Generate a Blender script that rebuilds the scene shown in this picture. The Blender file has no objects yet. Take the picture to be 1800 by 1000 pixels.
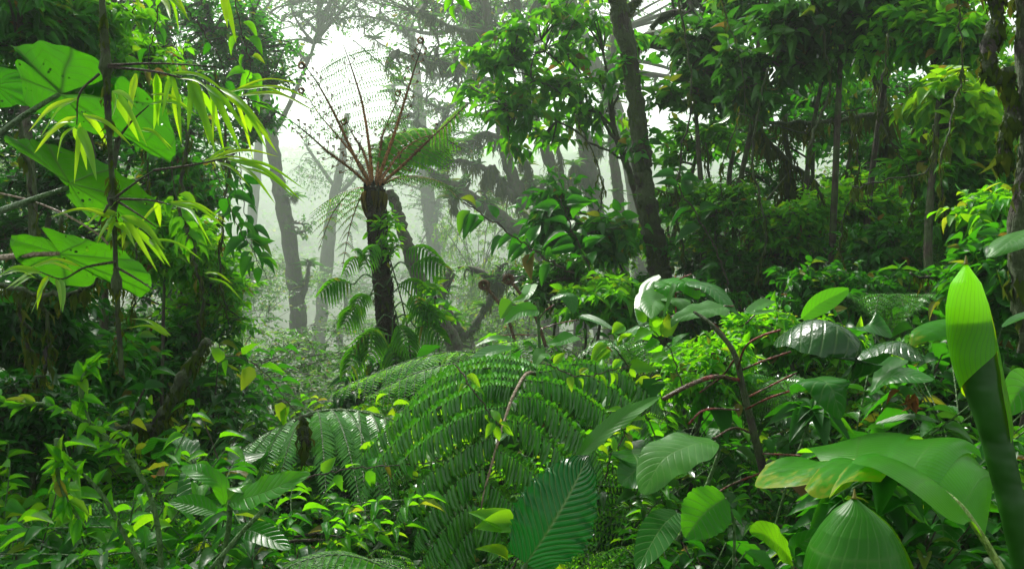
import bpy, math, random
import numpy as np
from mathutils import Vector

# ------------------------------------------------------------------ camera, sky, sun, exposure
SC = bpy.context.scene
COL = SC.collection
ZC = 1.25          # eye height
F = 1400.0         # focal length in pixels of the 1800 px wide photograph
cam_d = bpy.data.cameras.new('camera'); cam = bpy.data.objects.new('camera', cam_d)
COL.objects.link(cam); SC.camera = cam
cam_d.sensor_width = 36; cam_d.lens = 28.0; cam_d.clip_start = 0.05; cam_d.clip_end = 2000
cam.location = (0, 0, ZC); cam.rotation_euler = (math.radians(90), 0, 0)

SUN_ELEV, SUN_AZ = math.radians(48), math.radians(-30)     # azimuth from +Y towards +X
world = bpy.data.worlds.new('World'); SC.world = world; world.use_nodes = True
wn = world.node_tree; bg = wn.nodes['Background']
sky = wn.nodes.new('ShaderNodeTexSky'); sky.sky_type = 'NISHITA'; sky.sun_disc = False
sky.sun_elevation = SUN_ELEV; sky.sun_rotation = SUN_AZ; sky.air_density = 1.0; sky.dust_density = 3.0
hsv = wn.nodes.new('ShaderNodeHueSaturation'); hsv.inputs['Saturation'].default_value = 0.18
wn.links.new(sky.outputs[0], hsv.inputs['Color']); wn.links.new(hsv.outputs[0], bg.inputs[0])
bg.inputs[1].default_value = 0.11
sl = bpy.data.lights.new('sun', 'SUN'); sun = bpy.data.objects.new('sun', sl); COL.objects.link(sun)
sl.energy = 2.9; sl.angle = math.radians(12); sl.color = (1.0, 0.96, 0.88)
sd = Vector((math.sin(SUN_AZ) * math.cos(SUN_ELEV), math.cos(SUN_AZ) * math.cos(SUN_ELEV), math.sin(SUN_ELEV)))
sun.rotation_euler = sd.to_track_quat('Z', 'Y').to_euler()
SC.view_settings.view_transform = 'Standard'; SC.view_settings.look = 'None'
SC.view_settings.exposure = 1.85; SC.view_settings.gamma = 1.0
SC.render.engine = 'CYCLES'
cy = SC.cycles
cy.max_bounces = 6; cy.diffuse_bounces = 2; cy.glossy_bounces = 2; cy.transmission_bounces = 3
cy.transparent_max_bounces = 8; cy.volume_bounces = 0; cy.use_denoising = True
cy.caustics_reflective = False; cy.caustics_refractive = False
try: cy.denoiser = 'OPENIMAGEDENOISE'
except Exception: pass

def P(px, py, Y):
    return np.array(((px - 900) / F * Y, Y, ZC + (500 - py) / F * Y))

def nz(a):
    a = np.asarray(a, float)
    return a / np.maximum(np.linalg.norm(a, axis=-1, keepdims=True), 1e-9)

# ------------------------------------------------------------------ materials
def nodes_of(name):
    m = bpy.data.materials.new(name); m.use_nodes = True
    nt = m.node_tree; nt.nodes.clear()
    out = nt.nodes.new('ShaderNodeOutputMaterial')
    return m, nt, out

def mathn(nt, op, a=None, b=None, c=None):
    n = nt.nodes.new('ShaderNodeMath'); n.operation = op
    for i, v in enumerate((a, b, c)):
        if v is None: continue
        if isinstance(v, (int, float)): n.inputs[i].default_value = v
        else: nt.links.new(v, n.inputs[i])
    return n.outputs[0]

def ramp(nt, fac, stops):
    r = nt.nodes.new('ShaderNodeValToRGB'); nt.links.new(fac, r.inputs[0])
    els = r.color_ramp.elements
    while len(els) < len(stops): els.new(0.5)
    for e, (p, c) in zip(els, stops): e.position = p; e.color = (*c, 1)
    return r.outputs[0]

KB, KT = 0.80, 0.86
def leaf_mat(name, cols, trans, rough=0.38, tfac=0.42, veins=None, holes=0.0, spots=0.0, spec=0.5, edge=None, bubble=0.0, vs=0.45):
    """cols: list of base colours spread over the leaves; veins: (count, slant) for leaves with uv"""
    cols = [(c[0] * KB * .60, c[1] * KB * 1.12, c[2] * KB * .18) for c in cols]; trans = (trans[0] * KT * .78, trans[1] * KT, trans[2] * KT * .3); spec = min(1, spec * .42)
    m, nt, out = nodes_of(name); L = nt.links
    geo = nt.nodes.new('ShaderNodeNewGeometry'); oi = nt.nodes.new('ShaderNodeObjectInfo')
    tc = nt.nodes.new('ShaderNodeTexCoord')
    rnd = mathn(nt, 'FRACT', mathn(nt, 'ADD', geo.outputs['Random Per Island'], mathn(nt, 'MULTIPLY', oi.outputs['Random'], 0.35)))
    n = len(cols)
    aged = veins is None and not edge and not name.startswith(('moss', 'leaf_dead', 'leaf_rust', 'fern'))   # a few leaves in a hundred are yellow or brown
    k_ = .97 if aged else 1.0; tail = [(.988, (.15, .18, .012)), (.998, (.10, .06, .012))] if aged else []
    base = ramp(nt, rnd, [(k_ * i / max(n - 1, 1), c) for i, c in enumerate(cols)] + tail)
    tcol = ramp(nt, rnd, [(0, trans), (0.7, tuple(v * 0.75 for v in trans)), (.92, (trans[0] * 1.6, trans[1] * 1.05, trans[2]))] + ([(.988, (.42, .46, .02)), (.998, (.22, .12, .02))] if aged else []))
    pr = nt.nodes.new('ShaderNodeBsdfPrincipled'); tr = nt.nodes.new('ShaderNodeBsdfTranslucent')
    pr.inputs['Roughness'].default_value = rough; pr.inputs['Specular IOR Level'].default_value = spec
    noise = nt.nodes.new('ShaderNodeTexNoise'); noise.inputs['Scale'].default_value = 18 if veins is None else 7; noise.inputs['Detail'].default_value = 2
    L.new(tc.outputs['Object'], noise.inputs['Vector'])
    mix0 = nt.nodes.new('ShaderNodeMix'); mix0.data_type = 'RGBA'; mix0.blend_type = 'MULTIPLY'
    mix0.inputs['Factor'].default_value = 0.6; L.new(base, mix0.inputs['A'])
    L.new(ramp(nt, noise.outputs['Fac'], [(0.3, (0.55, 0.6, 0.5)), (0.7, (1.25, 1.2, 1.1))]), mix0.inputs['B'])
    base = mix0.outputs['Result']
    height = None
    if veins:
        sep = nt.nodes.new('ShaderNodeSeparateXYZ'); L.new(tc.outputs['UV'], sep.inputs[0])
        u = mathn(nt, 'ABSOLUTE', mathn(nt, 'SUBTRACT', mathn(nt, 'MULTIPLY', sep.outputs[0], 2.0), 1.0))
        w = mathn(nt, 'FRACT', mathn(nt, 'MULTIPLY', mathn(nt, 'SUBTRACT', sep.outputs[1], mathn(nt, 'MULTIPLY', u, veins[1])), float(veins[0])))
        tri = mathn(nt, 'ABSOLUTE', mathn(nt, 'SUBTRACT', w, 0.5))             # 0 in the middle of a cell, .5 on the vein
        side = mathn(nt, 'SMOOTH_MIN', mathn(nt, 'MULTIPLY', mathn(nt, 'SUBTRACT', 0.5, tri), 8.0), 1.0, 0.2)
        if len(veins) > 2:                                                     # radiating veins with side veins between them
            w = mathn(nt, 'FRACT', mathn(nt, 'MULTIPLY', sep.outputs[1], float(veins[0]))); tri = mathn(nt, 'ABSOLUTE', mathn(nt, 'SUBTRACT', w, 0.5))
            d1 = mathn(nt, 'MULTIPLY', mathn(nt, 'MULTIPLY', mathn(nt, 'SUBTRACT', 0.5, tri), u), 22.0)
            w2 = mathn(nt, 'FRACT', mathn(nt, 'ADD', mathn(nt, 'MULTIPLY', u, 6.0), mathn(nt, 'MULTIPLY', tri, 2.5)))
            d2 = mathn(nt, 'ADD', mathn(nt, 'MULTIPLY', mathn(nt, 'SUBTRACT', 0.5, mathn(nt, 'ABSOLUTE', mathn(nt, 'SUBTRACT', w2, 0.5))), 7.0), 0.35)
            side = mathn(nt, 'SMOOTH_MIN', mathn(nt, 'SMOOTH_MIN', d1, d2, 0.1), 1.0, 0.2)
        mid = mathn(nt, 'SMOOTH_MIN', mathn(nt, 'MULTIPLY', u, 18.0), 1.0, 0.2)
        v = mathn(nt, 'MULTIPLY', side, mid)                                   # 0 on a vein
        mv = nt.nodes.new('ShaderNodeMix'); mv.data_type = 'RGBA'; L.new(v, mv.inputs['Factor'])
        mc = nt.nodes.new('ShaderNodeMix'); mc.data_type = 'RGBA'; mc.inputs['Factor'].default_value = vs * .8
        mc.inputs['B'].default_value = (0.22, 0.35, 0.10, 1); L.new(base, mc.inputs['A'])
        L.new(mc.outputs['Result'], mv.inputs['A']); L.new(base, mv.inputs['B']); base = mv.outputs['Result']
        mt = nt.nodes.new('ShaderNodeMix'); mt.data_type = 'RGBA'; mt.blend_type = 'MULTIPLY'; mt.inputs['Factor'].default_value = 1
        L.new(tcol, mt.inputs['A']); L.new(ramp(nt, v, [(0, (1 - vs * 1.1, 1 - vs, 1 - vs * 1.2)), (1, (1, 1, 1))]), mt.inputs['B']); tcol = mt.outputs['Result']
        height = mathn(nt, 'ADD', mathn(nt, 'MULTIPLY', v, 0.5), mathn(nt, 'MULTIPLY', mathn(nt, 'SUBTRACT', 0.5, tri), 2.2 if vs > .7 else .5))
    if edge:
        sep2 = nt.nodes.new('ShaderNodeSeparateXYZ'); L.new(tc.outputs['UV'], sep2.inputs[0])
        en = nt.nodes.new('ShaderNodeTexNoise'); en.inputs['Scale'].default_value = 9; en.inputs['Detail'].default_value = 4; L.new(tc.outputs['UV'], en.inputs['Vector'])
        ev = mathn(nt, 'ADD', sep2.outputs[1], mathn(nt, 'MULTIPLY', mathn(nt, 'SUBTRACT', en.outputs['Fac'], 0.5), 1.1))
        ef = ramp(nt, ev, [(edge[1], (0, 0, 0)), (min(edge[1] + 0.2, 1), (1, 1, 1))])
        me_ = nt.nodes.new('ShaderNodeMix'); me_.data_type = 'RGBA'; L.new(ef, me_.inputs['Factor']); L.new(base, me_.inputs['A']); me_.inputs['B'].default_value = (*edge[0], 1)
        base = me_.outputs['Result']
        me2 = nt.nodes.new('ShaderNodeMix'); me2.data_type = 'RGBA'; L.new(ef, me2.inputs['Factor']); L.new(tcol, me2.inputs['A']); me2.inputs['B'].default_value = (edge[0][0] * 1.4, edge[0][1] * 1.4, edge[0][2], 1)
        tcol = me2.outputs['Result']
    if spots:
        sn = nt.nodes.new('ShaderNodeTexNoise'); sn.inputs['Scale'].default_value = 60; sn.inputs['Detail'].default_value = 3; L.new(tc.outputs['Object'], sn.inputs['Vector'])
        sf = ramp(nt, sn.outputs['Fac'], [(0.62, (0, 0, 0)), (0.70, (spots, spots, spots))])
        ms = nt.nodes.new('ShaderNodeMix'); ms.data_type = 'RGBA'; L.new(sf, ms.inputs['Factor']); L.new(base, ms.inputs['A']); ms.inputs['B'].default_value = (0.12, 0.09, 0.03, 1)
        base = ms.outputs['Result']
    bmp = nt.nodes.new('ShaderNodeBump'); bmp.inputs['Distance'].default_value = 0.004
    if height is not None:
        bmp.inputs['Strength'].default_value = min(1, vs * 1.2) if not bubble else .6
        bmp.inputs['Distance'].default_value = 0.004
        if bubble:
            bn = nt.nodes.new('ShaderNodeTexNoise'); bn.inputs['Scale'].default_value = 45; L.new(tc.outputs['Object'], bn.inputs['Vector'])
            height = mathn(nt, 'ADD', height, mathn(nt, 'MULTIPLY', bn.outputs['Fac'], bubble))
        L.new(height, bmp.inputs['Height'])
    else:
        bmp.inputs['Strength'].default_value = 0.5; L.new(noise.outputs['Fac'], bmp.inputs['Height'])
        bmp.inputs['Distance'].default_value = 0.02
    L.new(bmp.outputs[0], pr.inputs['Normal'])
    L.new(base, pr.inputs['Base Color']); L.new(tcol, tr.inputs['Color'])
    mx = nt.nodes.new('ShaderNodeMixShader'); mx.inputs[0].default_value = tfac
    L.new(pr.outputs[0], mx.inputs[1]); L.new(tr.outputs[0], mx.inputs[2]); res = mx.outputs[0]
    if holes:
        hn = nt.nodes.new('ShaderNodeTexVoronoi'); hn.inputs['Scale'].default_value = 46; L.new(tc.outputs['Object'], hn.inputs['Vector'])
        h2 = nt.nodes.new('ShaderNodeTexNoise'); h2.inputs['Scale'].default_value = 9; L.new(tc.outputs['Object'], h2.inputs['Vector'])
        hh = mathn(nt, 'LESS_THAN', mathn(nt, 'ADD', hn.outputs['Distance'], mathn(nt, 'MULTIPLY', h2.outputs['Fac'], 1.0)), holes)
        tp = nt.nodes.new('ShaderNodeBsdfTransparent'); mh = nt.nodes.new('ShaderNodeMixShader')
        L.new(hh, mh.inputs[0]); L.new(res, mh.inputs[1]); L.new(tp.outputs[0], mh.inputs[2]); res = mh.outputs[0]
    L.new(res, out.inputs[0])
    return m

def bark_mat(name, c1, c2, moss, mossiness=0.5, scale=9, rough=0.85, stretch=0.25, tipcol=None):
    m, nt, out = nodes_of(name); L = nt.links
    tc = nt.nodes.new('ShaderNodeTexCoord'); mp = nt.nodes.new('ShaderNodeMapping'); mp.inputs['Scale'].default_value = (1, 1, stretch)
    L.new(tc.outputs['Object'], mp.inputs[0])
    n1 = nt.nodes.new('ShaderNodeTexNoise'); n1.inputs['Scale'].default_value = scale * 4; n1.inputs['Detail'].default_value = 5; L.new(mp.outputs[0], n1.inputs['Vector'])
    n2 = nt.nodes.new('ShaderNodeTexNoise'); n2.inputs['Scale'].default_value = scale; n2.inputs['Detail'].default_value = 6; L.new(tc.outputs['Object'], n2.inputs['Vector'])
    b = ramp(nt, n1.outputs['Fac'], [(0.3, c1), (0.7, c2)])
    mf = ramp(nt, n2.outputs['Fac'], [(0.62 - 0.3 * mossiness, (0, 0, 0)), (0.72 - 0.3 * mossiness, (1, 1, 1))])
    mx = nt.nodes.new('ShaderNodeMix'); mx.data_type = 'RGBA'; L.new(mf, mx.inputs['Factor']); L.new(b, mx.inputs['A']); mx.inputs['B'].default_value = (*moss, 1)
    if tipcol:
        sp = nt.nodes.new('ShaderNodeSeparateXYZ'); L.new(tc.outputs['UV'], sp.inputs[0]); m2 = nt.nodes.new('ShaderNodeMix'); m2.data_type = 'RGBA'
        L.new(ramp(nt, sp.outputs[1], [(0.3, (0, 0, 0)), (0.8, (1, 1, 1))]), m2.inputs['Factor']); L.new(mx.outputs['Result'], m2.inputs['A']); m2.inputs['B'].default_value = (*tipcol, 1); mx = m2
    pr = nt.nodes.new('ShaderNodeBsdfPrincipled'); pr.inputs['Roughness'].default_value = rough; L.new(mx.outputs['Result'], pr.inputs['Base Color'])
    bp = nt.nodes.new('ShaderNodeBump'); bp.inputs['Strength'].default_value = 1.0; bp.inputs['Distance'].default_value = 0.05
    L.new(mathn(nt, 'ADD', n1.outputs['Fac'], n2.outputs['Fac']), bp.inputs['Height']); L.new(bp.outputs[0], pr.inputs['Normal'])
    L.new(pr.outputs[0], out.inputs[0])
    return m

M = {}
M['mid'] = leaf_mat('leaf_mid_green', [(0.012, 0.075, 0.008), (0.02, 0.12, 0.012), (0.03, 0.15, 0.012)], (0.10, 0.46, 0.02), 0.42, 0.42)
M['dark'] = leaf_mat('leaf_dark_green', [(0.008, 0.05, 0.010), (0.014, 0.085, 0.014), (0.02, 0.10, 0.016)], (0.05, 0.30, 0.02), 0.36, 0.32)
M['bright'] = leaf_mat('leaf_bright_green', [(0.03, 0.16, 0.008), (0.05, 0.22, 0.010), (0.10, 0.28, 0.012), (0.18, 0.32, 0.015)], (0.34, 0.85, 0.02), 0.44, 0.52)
M['lime'] = leaf_mat('leaf_yellow_green', [(0.09, 0.26, 0.01), (0.15, 0.33, 0.012), (0.24, 0.36, 0.02)], (0.48, 0.80, 0.03), 0.4, 0.52)
M['pale'] = leaf_mat('leaf_waxy_green', [(0.02, 0.09, 0.015), (0.05, 0.14, 0.05), (0.10, 0.19, 0.11)], (0.10, 0.36, 0.04), 0.22, 0.28, spec=0.8)
M['broad'] = leaf_mat('leaf_glossy_broad', [(0.012, 0.075, 0.008), (0.025, 0.14, 0.010), (0.05, 0.19, 0.012)], (0.22, 0.66, 0.02), 0.34, 0.46)
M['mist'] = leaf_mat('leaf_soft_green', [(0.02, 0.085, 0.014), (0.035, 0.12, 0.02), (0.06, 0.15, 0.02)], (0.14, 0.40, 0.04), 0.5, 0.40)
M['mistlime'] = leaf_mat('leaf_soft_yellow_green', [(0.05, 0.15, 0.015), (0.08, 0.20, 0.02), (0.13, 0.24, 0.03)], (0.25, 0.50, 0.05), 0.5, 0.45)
M['bamboo'] = leaf_mat('leaf_bamboo', [(0.07, 0.22, 0.01), (0.12, 0.28, 0.012), (0.22, 0.30, 0.02), (0.30, 0.30, 0.03)], (0.62, 1.05, 0.03), 0.42, 0.55, veins=(1, 0), vs=.15)
M['round'] = leaf_mat('leaf_round_backlit', [(0.02, 0.15, 0.008), (0.03, 0.18, 0.010)], (0.08, 0.36, 0.012), 0.42, 0.55, veins=(9, 0.0, 1), holes=0.56, vs=.75)
M['fern'] = leaf_mat('fern_glossy', [(0.07, 0.22, 0.09), (0.10, 0.27, 0.10), (0.13, 0.31, 0.09)], (0.18, 0.60, 0.04), 0.30, 0.26, spec=1.2)
M['fernlime'] = leaf_mat('fern_yellow_green', [(0.05, 0.20, 0.01), (0.09, 0.27, 0.012), (0.14, 0.30, 0.015)], (0.40, 0.95, 0.03), 0.45, 0.52)
M['big'] = leaf_mat('leaf_broad_veined', [(0.016, 0.10, 0.014), (0.024, 0.14, 0.018)], (0.08, 0.42, 0.02), 0.28, 0.32, veins=(11, 0.16), spec=0.6, vs=.3)
M['bigbright'] = leaf_mat('leaf_broad_bright', [(0.04, 0.20, 0.010), (0.06, 0.26, 0.012)], (0.25, 0.75, 0.02), 0.36, 0.50, veins=(10, 0.18))
M['bubble'] = leaf_mat('leaf_broad_puckered', [(0.008, 0.05, 0.018), (0.012, 0.065, 0.020)], (0.03, 0.20, 0.02), 0.24, 0.15, veins=(10, 0.22), spec=0.8, bubble=1.3, vs=.18)
M['pleat'] = leaf_mat('leaf_pleated', [(0.012, 0.12, 0.12), (0.016, 0.14, 0.14)], (0.03, 0.30, 0.06), 0.27, 0.22, veins=(17, 0.30), spec=0.6, vs=.8)
M['wax'] = leaf_mat('leaf_wet_grey_green', [(0.05, 0.14, 0.06), (0.08, 0.18, 0.09)], (0.10, 0.36, 0.06), 0.30, 0.22, veins=(12, 0.2), holes=0.36, spec=0.55, vs=.16)
M['banana'] = leaf_mat('leaf_torn_broad', [(0.05, 0.19, 0.010), (0.06, 0.22, 0.012)], (0.42, 0.95, 0.02), 0.30, 0.52, veins=(26, 0.08), spec=0.5, vs=.2)
M['bananaedge'] = leaf_mat('leaf_torn_yellowing', [(0.05, 0.19, 0.010), (0.06, 0.22, 0.012)], (0.42, 0.95, 0.02), 0.42, 0.52, veins=None, spec=0.4, edge=((0.20, 0.28, 0.010), 0.80))
M['rolled'] = leaf_mat('leaf_rolled', [(0.09, 0.30, 0.008), (0.12, 0.34, 0.010)], (.9, 1.6, 0.02), 0.34, 0.5, veins=(34, 0.0), vs=.28)
M['bud'] = leaf_mat('leaf_bud', [(0.03, 0.13, 0.006), (0.04, 0.16, 0.008)], (0.20, 0.50, 0.01), 0.36, 0.35, veins=(30, 0.0), vs=.16)
M['rolldark'] = leaf_mat('stem_dark_green', [(0.012, 0.055, 0.006), (0.016, 0.065, 0.008)], (0.02, 0.12, 0.01), 0.42, 0.08)
M['ribstem'] = bark_mat('fern_rib', (0.03, 0.08, 0.015), (0.05, 0.12, 0.02), (0.06, 0.06, 0.02), 0.3, 30)
M['midrib'] = bark_mat('leaf_midrib', (0.20, 0.36, 0.06), (0.28, 0.42, 0.08), (0.25, 0.40, 0.08), 0.2, 20, 0.4)
M['dead'] = leaf_mat('leaf_dead_brown', [(0.10, 0.06, 0.02), (0.16, 0.08, 0.02), (0.22, 0.14, 0.05)], (0.35, 0.18, 0.05), 0.6, 0.35)
M['rust'] = leaf_mat('leaf_rust', [(0.30, 0.07, 0.01), (0.22, 0.05, 0.01)], (0.5, 0.12, 0.02), 0.6, 0.35)
M['moss'] = leaf_mat('moss_hanging', [(0.03, 0.045, 0.012), (0.06, 0.07, 0.018), (0.10, 0.09, 0.03)], (0.14, 0.16, 0.04), 0.9, 0.35, spec=0.1)
M['bark'] = bark_mat('bark_mossy', (0.02, 0.016, 0.010), (0.07, 0.055, 0.035), (0.035, 0.06, 0.012), 0.6)
M['barkdark'] = bark_mat('bark_dark', (0.008, 0.007, 0.005), (0.035, 0.026, 0.014), (0.028, 0.05, 0.008), 0.75)
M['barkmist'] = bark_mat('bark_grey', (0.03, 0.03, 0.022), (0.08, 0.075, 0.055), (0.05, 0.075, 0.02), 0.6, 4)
M['twig'] = bark_mat('twig_brown', (0.03, 0.022, 0.012), (0.08, 0.06, 0.03), (0.04, 0.07, 0.015), 0.3, 30)
M['greenstem'] = bark_mat('stem_green', (0.05, 0.14, 0.02), (0.08, 0.20, 0.03), (0.05, 0.14, 0.02), 0.2, 30, 0.5)
M['redstem'] = bark_mat('stem_red', (0.16, 0.012, 0.008), (0.22, 0.035, 0.015), (0.06, 0.03, 0.008), 0.5, 12, 0.4)
M['hairy'] = bark_mat('fern_stalk_brown', (0.08, 0.035, 0.012), (0.60, 0.27, 0.06), (0.36, 0.17, 0.04), 0.3, 30, tipcol=(0.05, 0.035, 0.02))  # rust base is own colour; dark tips also carry backlit darkness in the colour
M['palestem'] = bark_mat('stem_pale_brown', (0.28, 0.20, 0.12), (0.42, 0.33, 0.22), (0.25, 0.18, 0.1), 0.3, 30, 0.6)
M['hairy'].name = 'fern_stalk_orange'
M['crozier'] = bark_mat('crozier_brown', (0.06, 0.03, 0.012), (0.20, 0.11, 0.05), (0.1, 0.08, 0.03), 0.3, 30)
M['fernbark'] = bark_mat('fern_trunk', (0.012, 0.009, 0.006), (0.075, 0.045, 0.022), (0.03, 0.05, 0.012), 0.35, 22, 0.9, 1.0)

# ------------------------------------------------------------------ mesh building
class Geo:
    def __init__(s): s.V = []; s.Q = []; s.U = []; s.n = 0
    def add(s, V, Q, U=None):
        V = np.asarray(V, np.float32).reshape(-1, 3); Q = np.asarray(Q, np.int32).reshape(-1, 4)
        if U is None: U = np.zeros((len(V), 2), np.float32)
        s.V.append(V); s.Q.append(Q + s.n); s.U.append(np.asarray(U, np.float32).reshape(-1, 2)); s.n += len(V)
    def empty(s): return s.n == 0
    def build(s, name, mat, parent=None, origin=None, smooth=True):
        V = np.concatenate(s.V); Q = np.concatenate(s.Q); U = np.concatenate(s.U)
        if origin is not None: V = V - np.asarray(origin, np.float32)
        me = bpy.data.meshes.new(name)
        me.vertices.add(len(V)); me.vertices.foreach_set('co', V.ravel())
        me.loops.add(Q.size); me.loops.foreach_set('vertex_index', Q.ravel())
        me.polygons.add(len(Q)); me.polygons.foreach_set('loop_start', np.arange(0, Q.size, 4, dtype=np.int32))
        me.polygons.foreach_set('loop_total', np.full(len(Q), 4, np.int32))
        me.polygons.foreach_set('use_smooth', np.full(len(Q), smooth))
        uv = me.uv_layers.new(name='UVMap'); uv.data.foreach_set('uv', U[Q.ravel()].ravel())
        me.update(calc_edges=True)
        me.materials.append(M[mat] if isinstance(mat, str) else mat)
        o = bpy.data.objects.new(name, me); COL.objects.link(o)
        if parent is not None: o.parent = parent
        elif origin is not None: o.location = origin
        return o

def template(nl, prof, fold=0.15, bend=-0.25, nx=1, wave=0.0):
    t = np.linspace(0, 1, nl + 1); xs = np.linspace(-1, 1, 2 * nx + 1)
    V = []; U = []
    for a in t:
        w = prof(a)
        for x in xs:
            V.append((x * w, a, fold * abs(x) * w + bend * a * a + wave * math.sin(a * 17 + x) * abs(x) * 0.1)); U.append((0.5 + 0.5 * x, a))
    k = 2 * nx + 1
    Q = [(i * k + j, i * k + j + 1, (i + 1) * k + j + 1, (i + 1) * k + j) for i in range(nl) for j in range(2 * nx)]
    return np.array(V), np.array(Q), np.array(U)

ell = lambda a: max(0.02, math.sin(math.pi * min(a * 0.97 + 0.02, 1)) ** 0.8 * (1 - 0.25 * a))
acum = lambda a: max(0.012, (math.sin(math.pi * a ** 0.75) ** 0.9))
heart = lambda a: max(0.02, (1 - a ** 1.8) * (min(1, a * 9 + 0.35)))
strap = lambda a: max(0.02, min(1, a * 5 + 0.3) * (1 - a ** 3))
oblong = lambda a: max(0.05, min(1, a * 6 + 0.7) * (1 - a ** 5) ** 0.6)
T_ = {
    'rhomb': (np.array([(0, 0, 0), (-0.9, 0.45, 0.12), (0, 1, -0.22), (0.9, 0.45, 0.12)]), np.array([(0, 1, 2, 3)]), np.array([(0.5, 0), (0, 0.45), (0.5, 1), (1, 0.45)])),
    'leaf': template(3, acum), 'leafb': template(6, acum, 0.22, -0.45), 'ell': template(3, ell, 0.1, -0.2), 'heart': template(4, heart, 0.12, -0.35),
    'blade': template(5, strap, 0.15, -0.5), 'oblong': template(2, oblong, 0.05, -0.12), 'pinnule': template(3, oblong, 0.22, -0.22), 'fine': template(6, acum, 0.18, -0.35, 2, 0.4),
}

def leaves(G, tn, B, D, N, L, W, bendk=None, rng=None):
    V, Q, U = T_[tn]
    B = np.asarray(B); n = len(B)
    if n == 0: return
    D = nz(D); X = nz(np.cross(D, N)); Nn = np.cross(X, D)
    L = np.broadcast_to(L, (n,)); W = np.broadcast_to(W, (n,))
    bk = np.ones(n) if bendk is None else bendk
    out = (B[:, None, :] + (V[None, :, 0] * (L * W)[:, None])[..., None] * X[:, None, :]
           + (V[None, :, 1] * L[:, None])[..., None] * D[:, None, :]
           + (V[None, :, 2] * (L * bk)[:, None])[..., None] * Nn[:, None, :])
    QQ = (Q[None] + (np.arange(n) * len(V))[:, None, None]).reshape(-1, 4)
    G.add(out.reshape(-1, 3), QQ, np.tile(U, (n, 1)))

def smooth_path(pts, k=6):
    p = np.asarray(pts, float)
    if len(p) < 3: 
        t = np.linspace(0, 1, k + 1)[:, None]; return p[0] * (1 - t) + p[-1] * t
    q = np.vstack([2 * p[0] - p[1], p, 2 * p[-1] - p[-2]]); out = []
    for i in range(1, len(q) - 2):
        a, b, c, d = q[i - 1], q[i], q[i + 1], q[i + 2]
        for t in np.linspace(0, 1, k, endpoint=False):
            out.append(0.5 * (2 * b + (c - a) * t + (2 * a - 5 * b + 4 * c - d) * t * t + (3 * b - 3 * c + d - a) * t ** 3))
    out.append(p[-1]); return np.array(out)

def frames(p):
    T = nz(np.gradient(p, axis=0))
    up = np.array((0.13, 0.31, 0.94))
    X = np.cross(T, up); bad = np.linalg.norm(X, axis=1) < 0.15
    X[bad] = np.cross(T[bad], np.array((1.0, 0, 0)))
    X = nz(X); Y = np.cross(X, T)
    return T, X, Y

def tube(G, pts, rad, sides=6, rough=0.0, rng=None, cap=True):
    p = np.asarray(pts, float); n = len(p)
    r = np.interp(np.linspace(0, 1, n), np.linspace(0, 1, len(np.atleast_1d(rad))), np.atleast_1d(rad)) if np.ndim(rad) else np.full(n, float(rad))
    r = r.copy()
    if cap:
        p = np.vstack([p[:1], p, p[-1:]]); r = np.concatenate([[1e-4], r, [1e-4]]); n += 2
    T, X, Y = frames(p)
    if cap: X[0], Y[0] = X[1], Y[1]; X[-1], Y[-1] = X[-2], Y[-2]
    a = np.linspace(0, 2 * np.pi, sides, endpoint=False)
    rr = np.repeat(r[:, None], sides, 1)
    if rough and rng is not None:
        lump = np.interp(np.arange(n), np.arange(0, n + 3, 3), rng.random(len(np.arange(0, n + 3, 3))))[:, None]
        rr = rr * (1 + rough * (rng.random((n, sides)) - 0.5) * 1.6 + rough * 1.4 * (lump - .5))
    V = p[:, None] + rr[..., None] * (np.cos(a)[None, :, None] * X[:, None] + np.sin(a)[None, :, None] * Y[:, None])
    i = np.arange(n - 1)[:, None]; j = np.arange(sides)[None]; j2 = (j + 1) % sides
    Q = np.stack([i * sides + j, i * sides + j2, (i + 1) * sides + j2, (i + 1) * sides + j], -1).reshape(-1, 4)
    U = np.stack(np.broadcast_arrays((a / (2 * np.pi))[None], np.linspace(0, 1, n)[:, None]), -1)
    G.add(V.reshape(-1, 3), Q, U.reshape(-1, 2))

def fork_tube(G, p0, p1, r0, r1, rng, wob=0.12, sides=5, k=5, sag=0.0):
    p0 = np.asarray(p0); p1 = np.asarray(p1); L = np.linalg.norm(p1 - p0)
    t = np.linspace(0, 1, k + 1)[:, None]
    off = rng.normal(0, wob * L * 0.5, 3); off[2] += sag * L
    p = p0 * (1 - t) + p1 * t + off * (t * (1 - t)) * 2
    tube(G, p, np.linspace(r0, r1, k + 1), sides); return p

# ------------------------------------------------------------------ naming and tagging
AUTO = []     # things whose labels are finished at the end: (object, look, px, py)
def tag(o, label, cat, group=None, kind=None):
    o['label'] = label; o['category'] = cat
    if group: o['group'] = group
    if kind: o['kind'] = kind
    return o
def thing(name, loc, label, cat, group=None, rz=0.0):
    o = bpy.data.objects.new(name, None); COL.objects.link(o); o.location = loc; o.rotation_euler = (0, 0, rz); o.empty_display_size = 0.1
    return tag(o, label, cat, group)
def pix(p):
    return 900 + p[0] / p[1] * F, 500 - (p[2] - ZC) / p[1] * F

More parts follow.
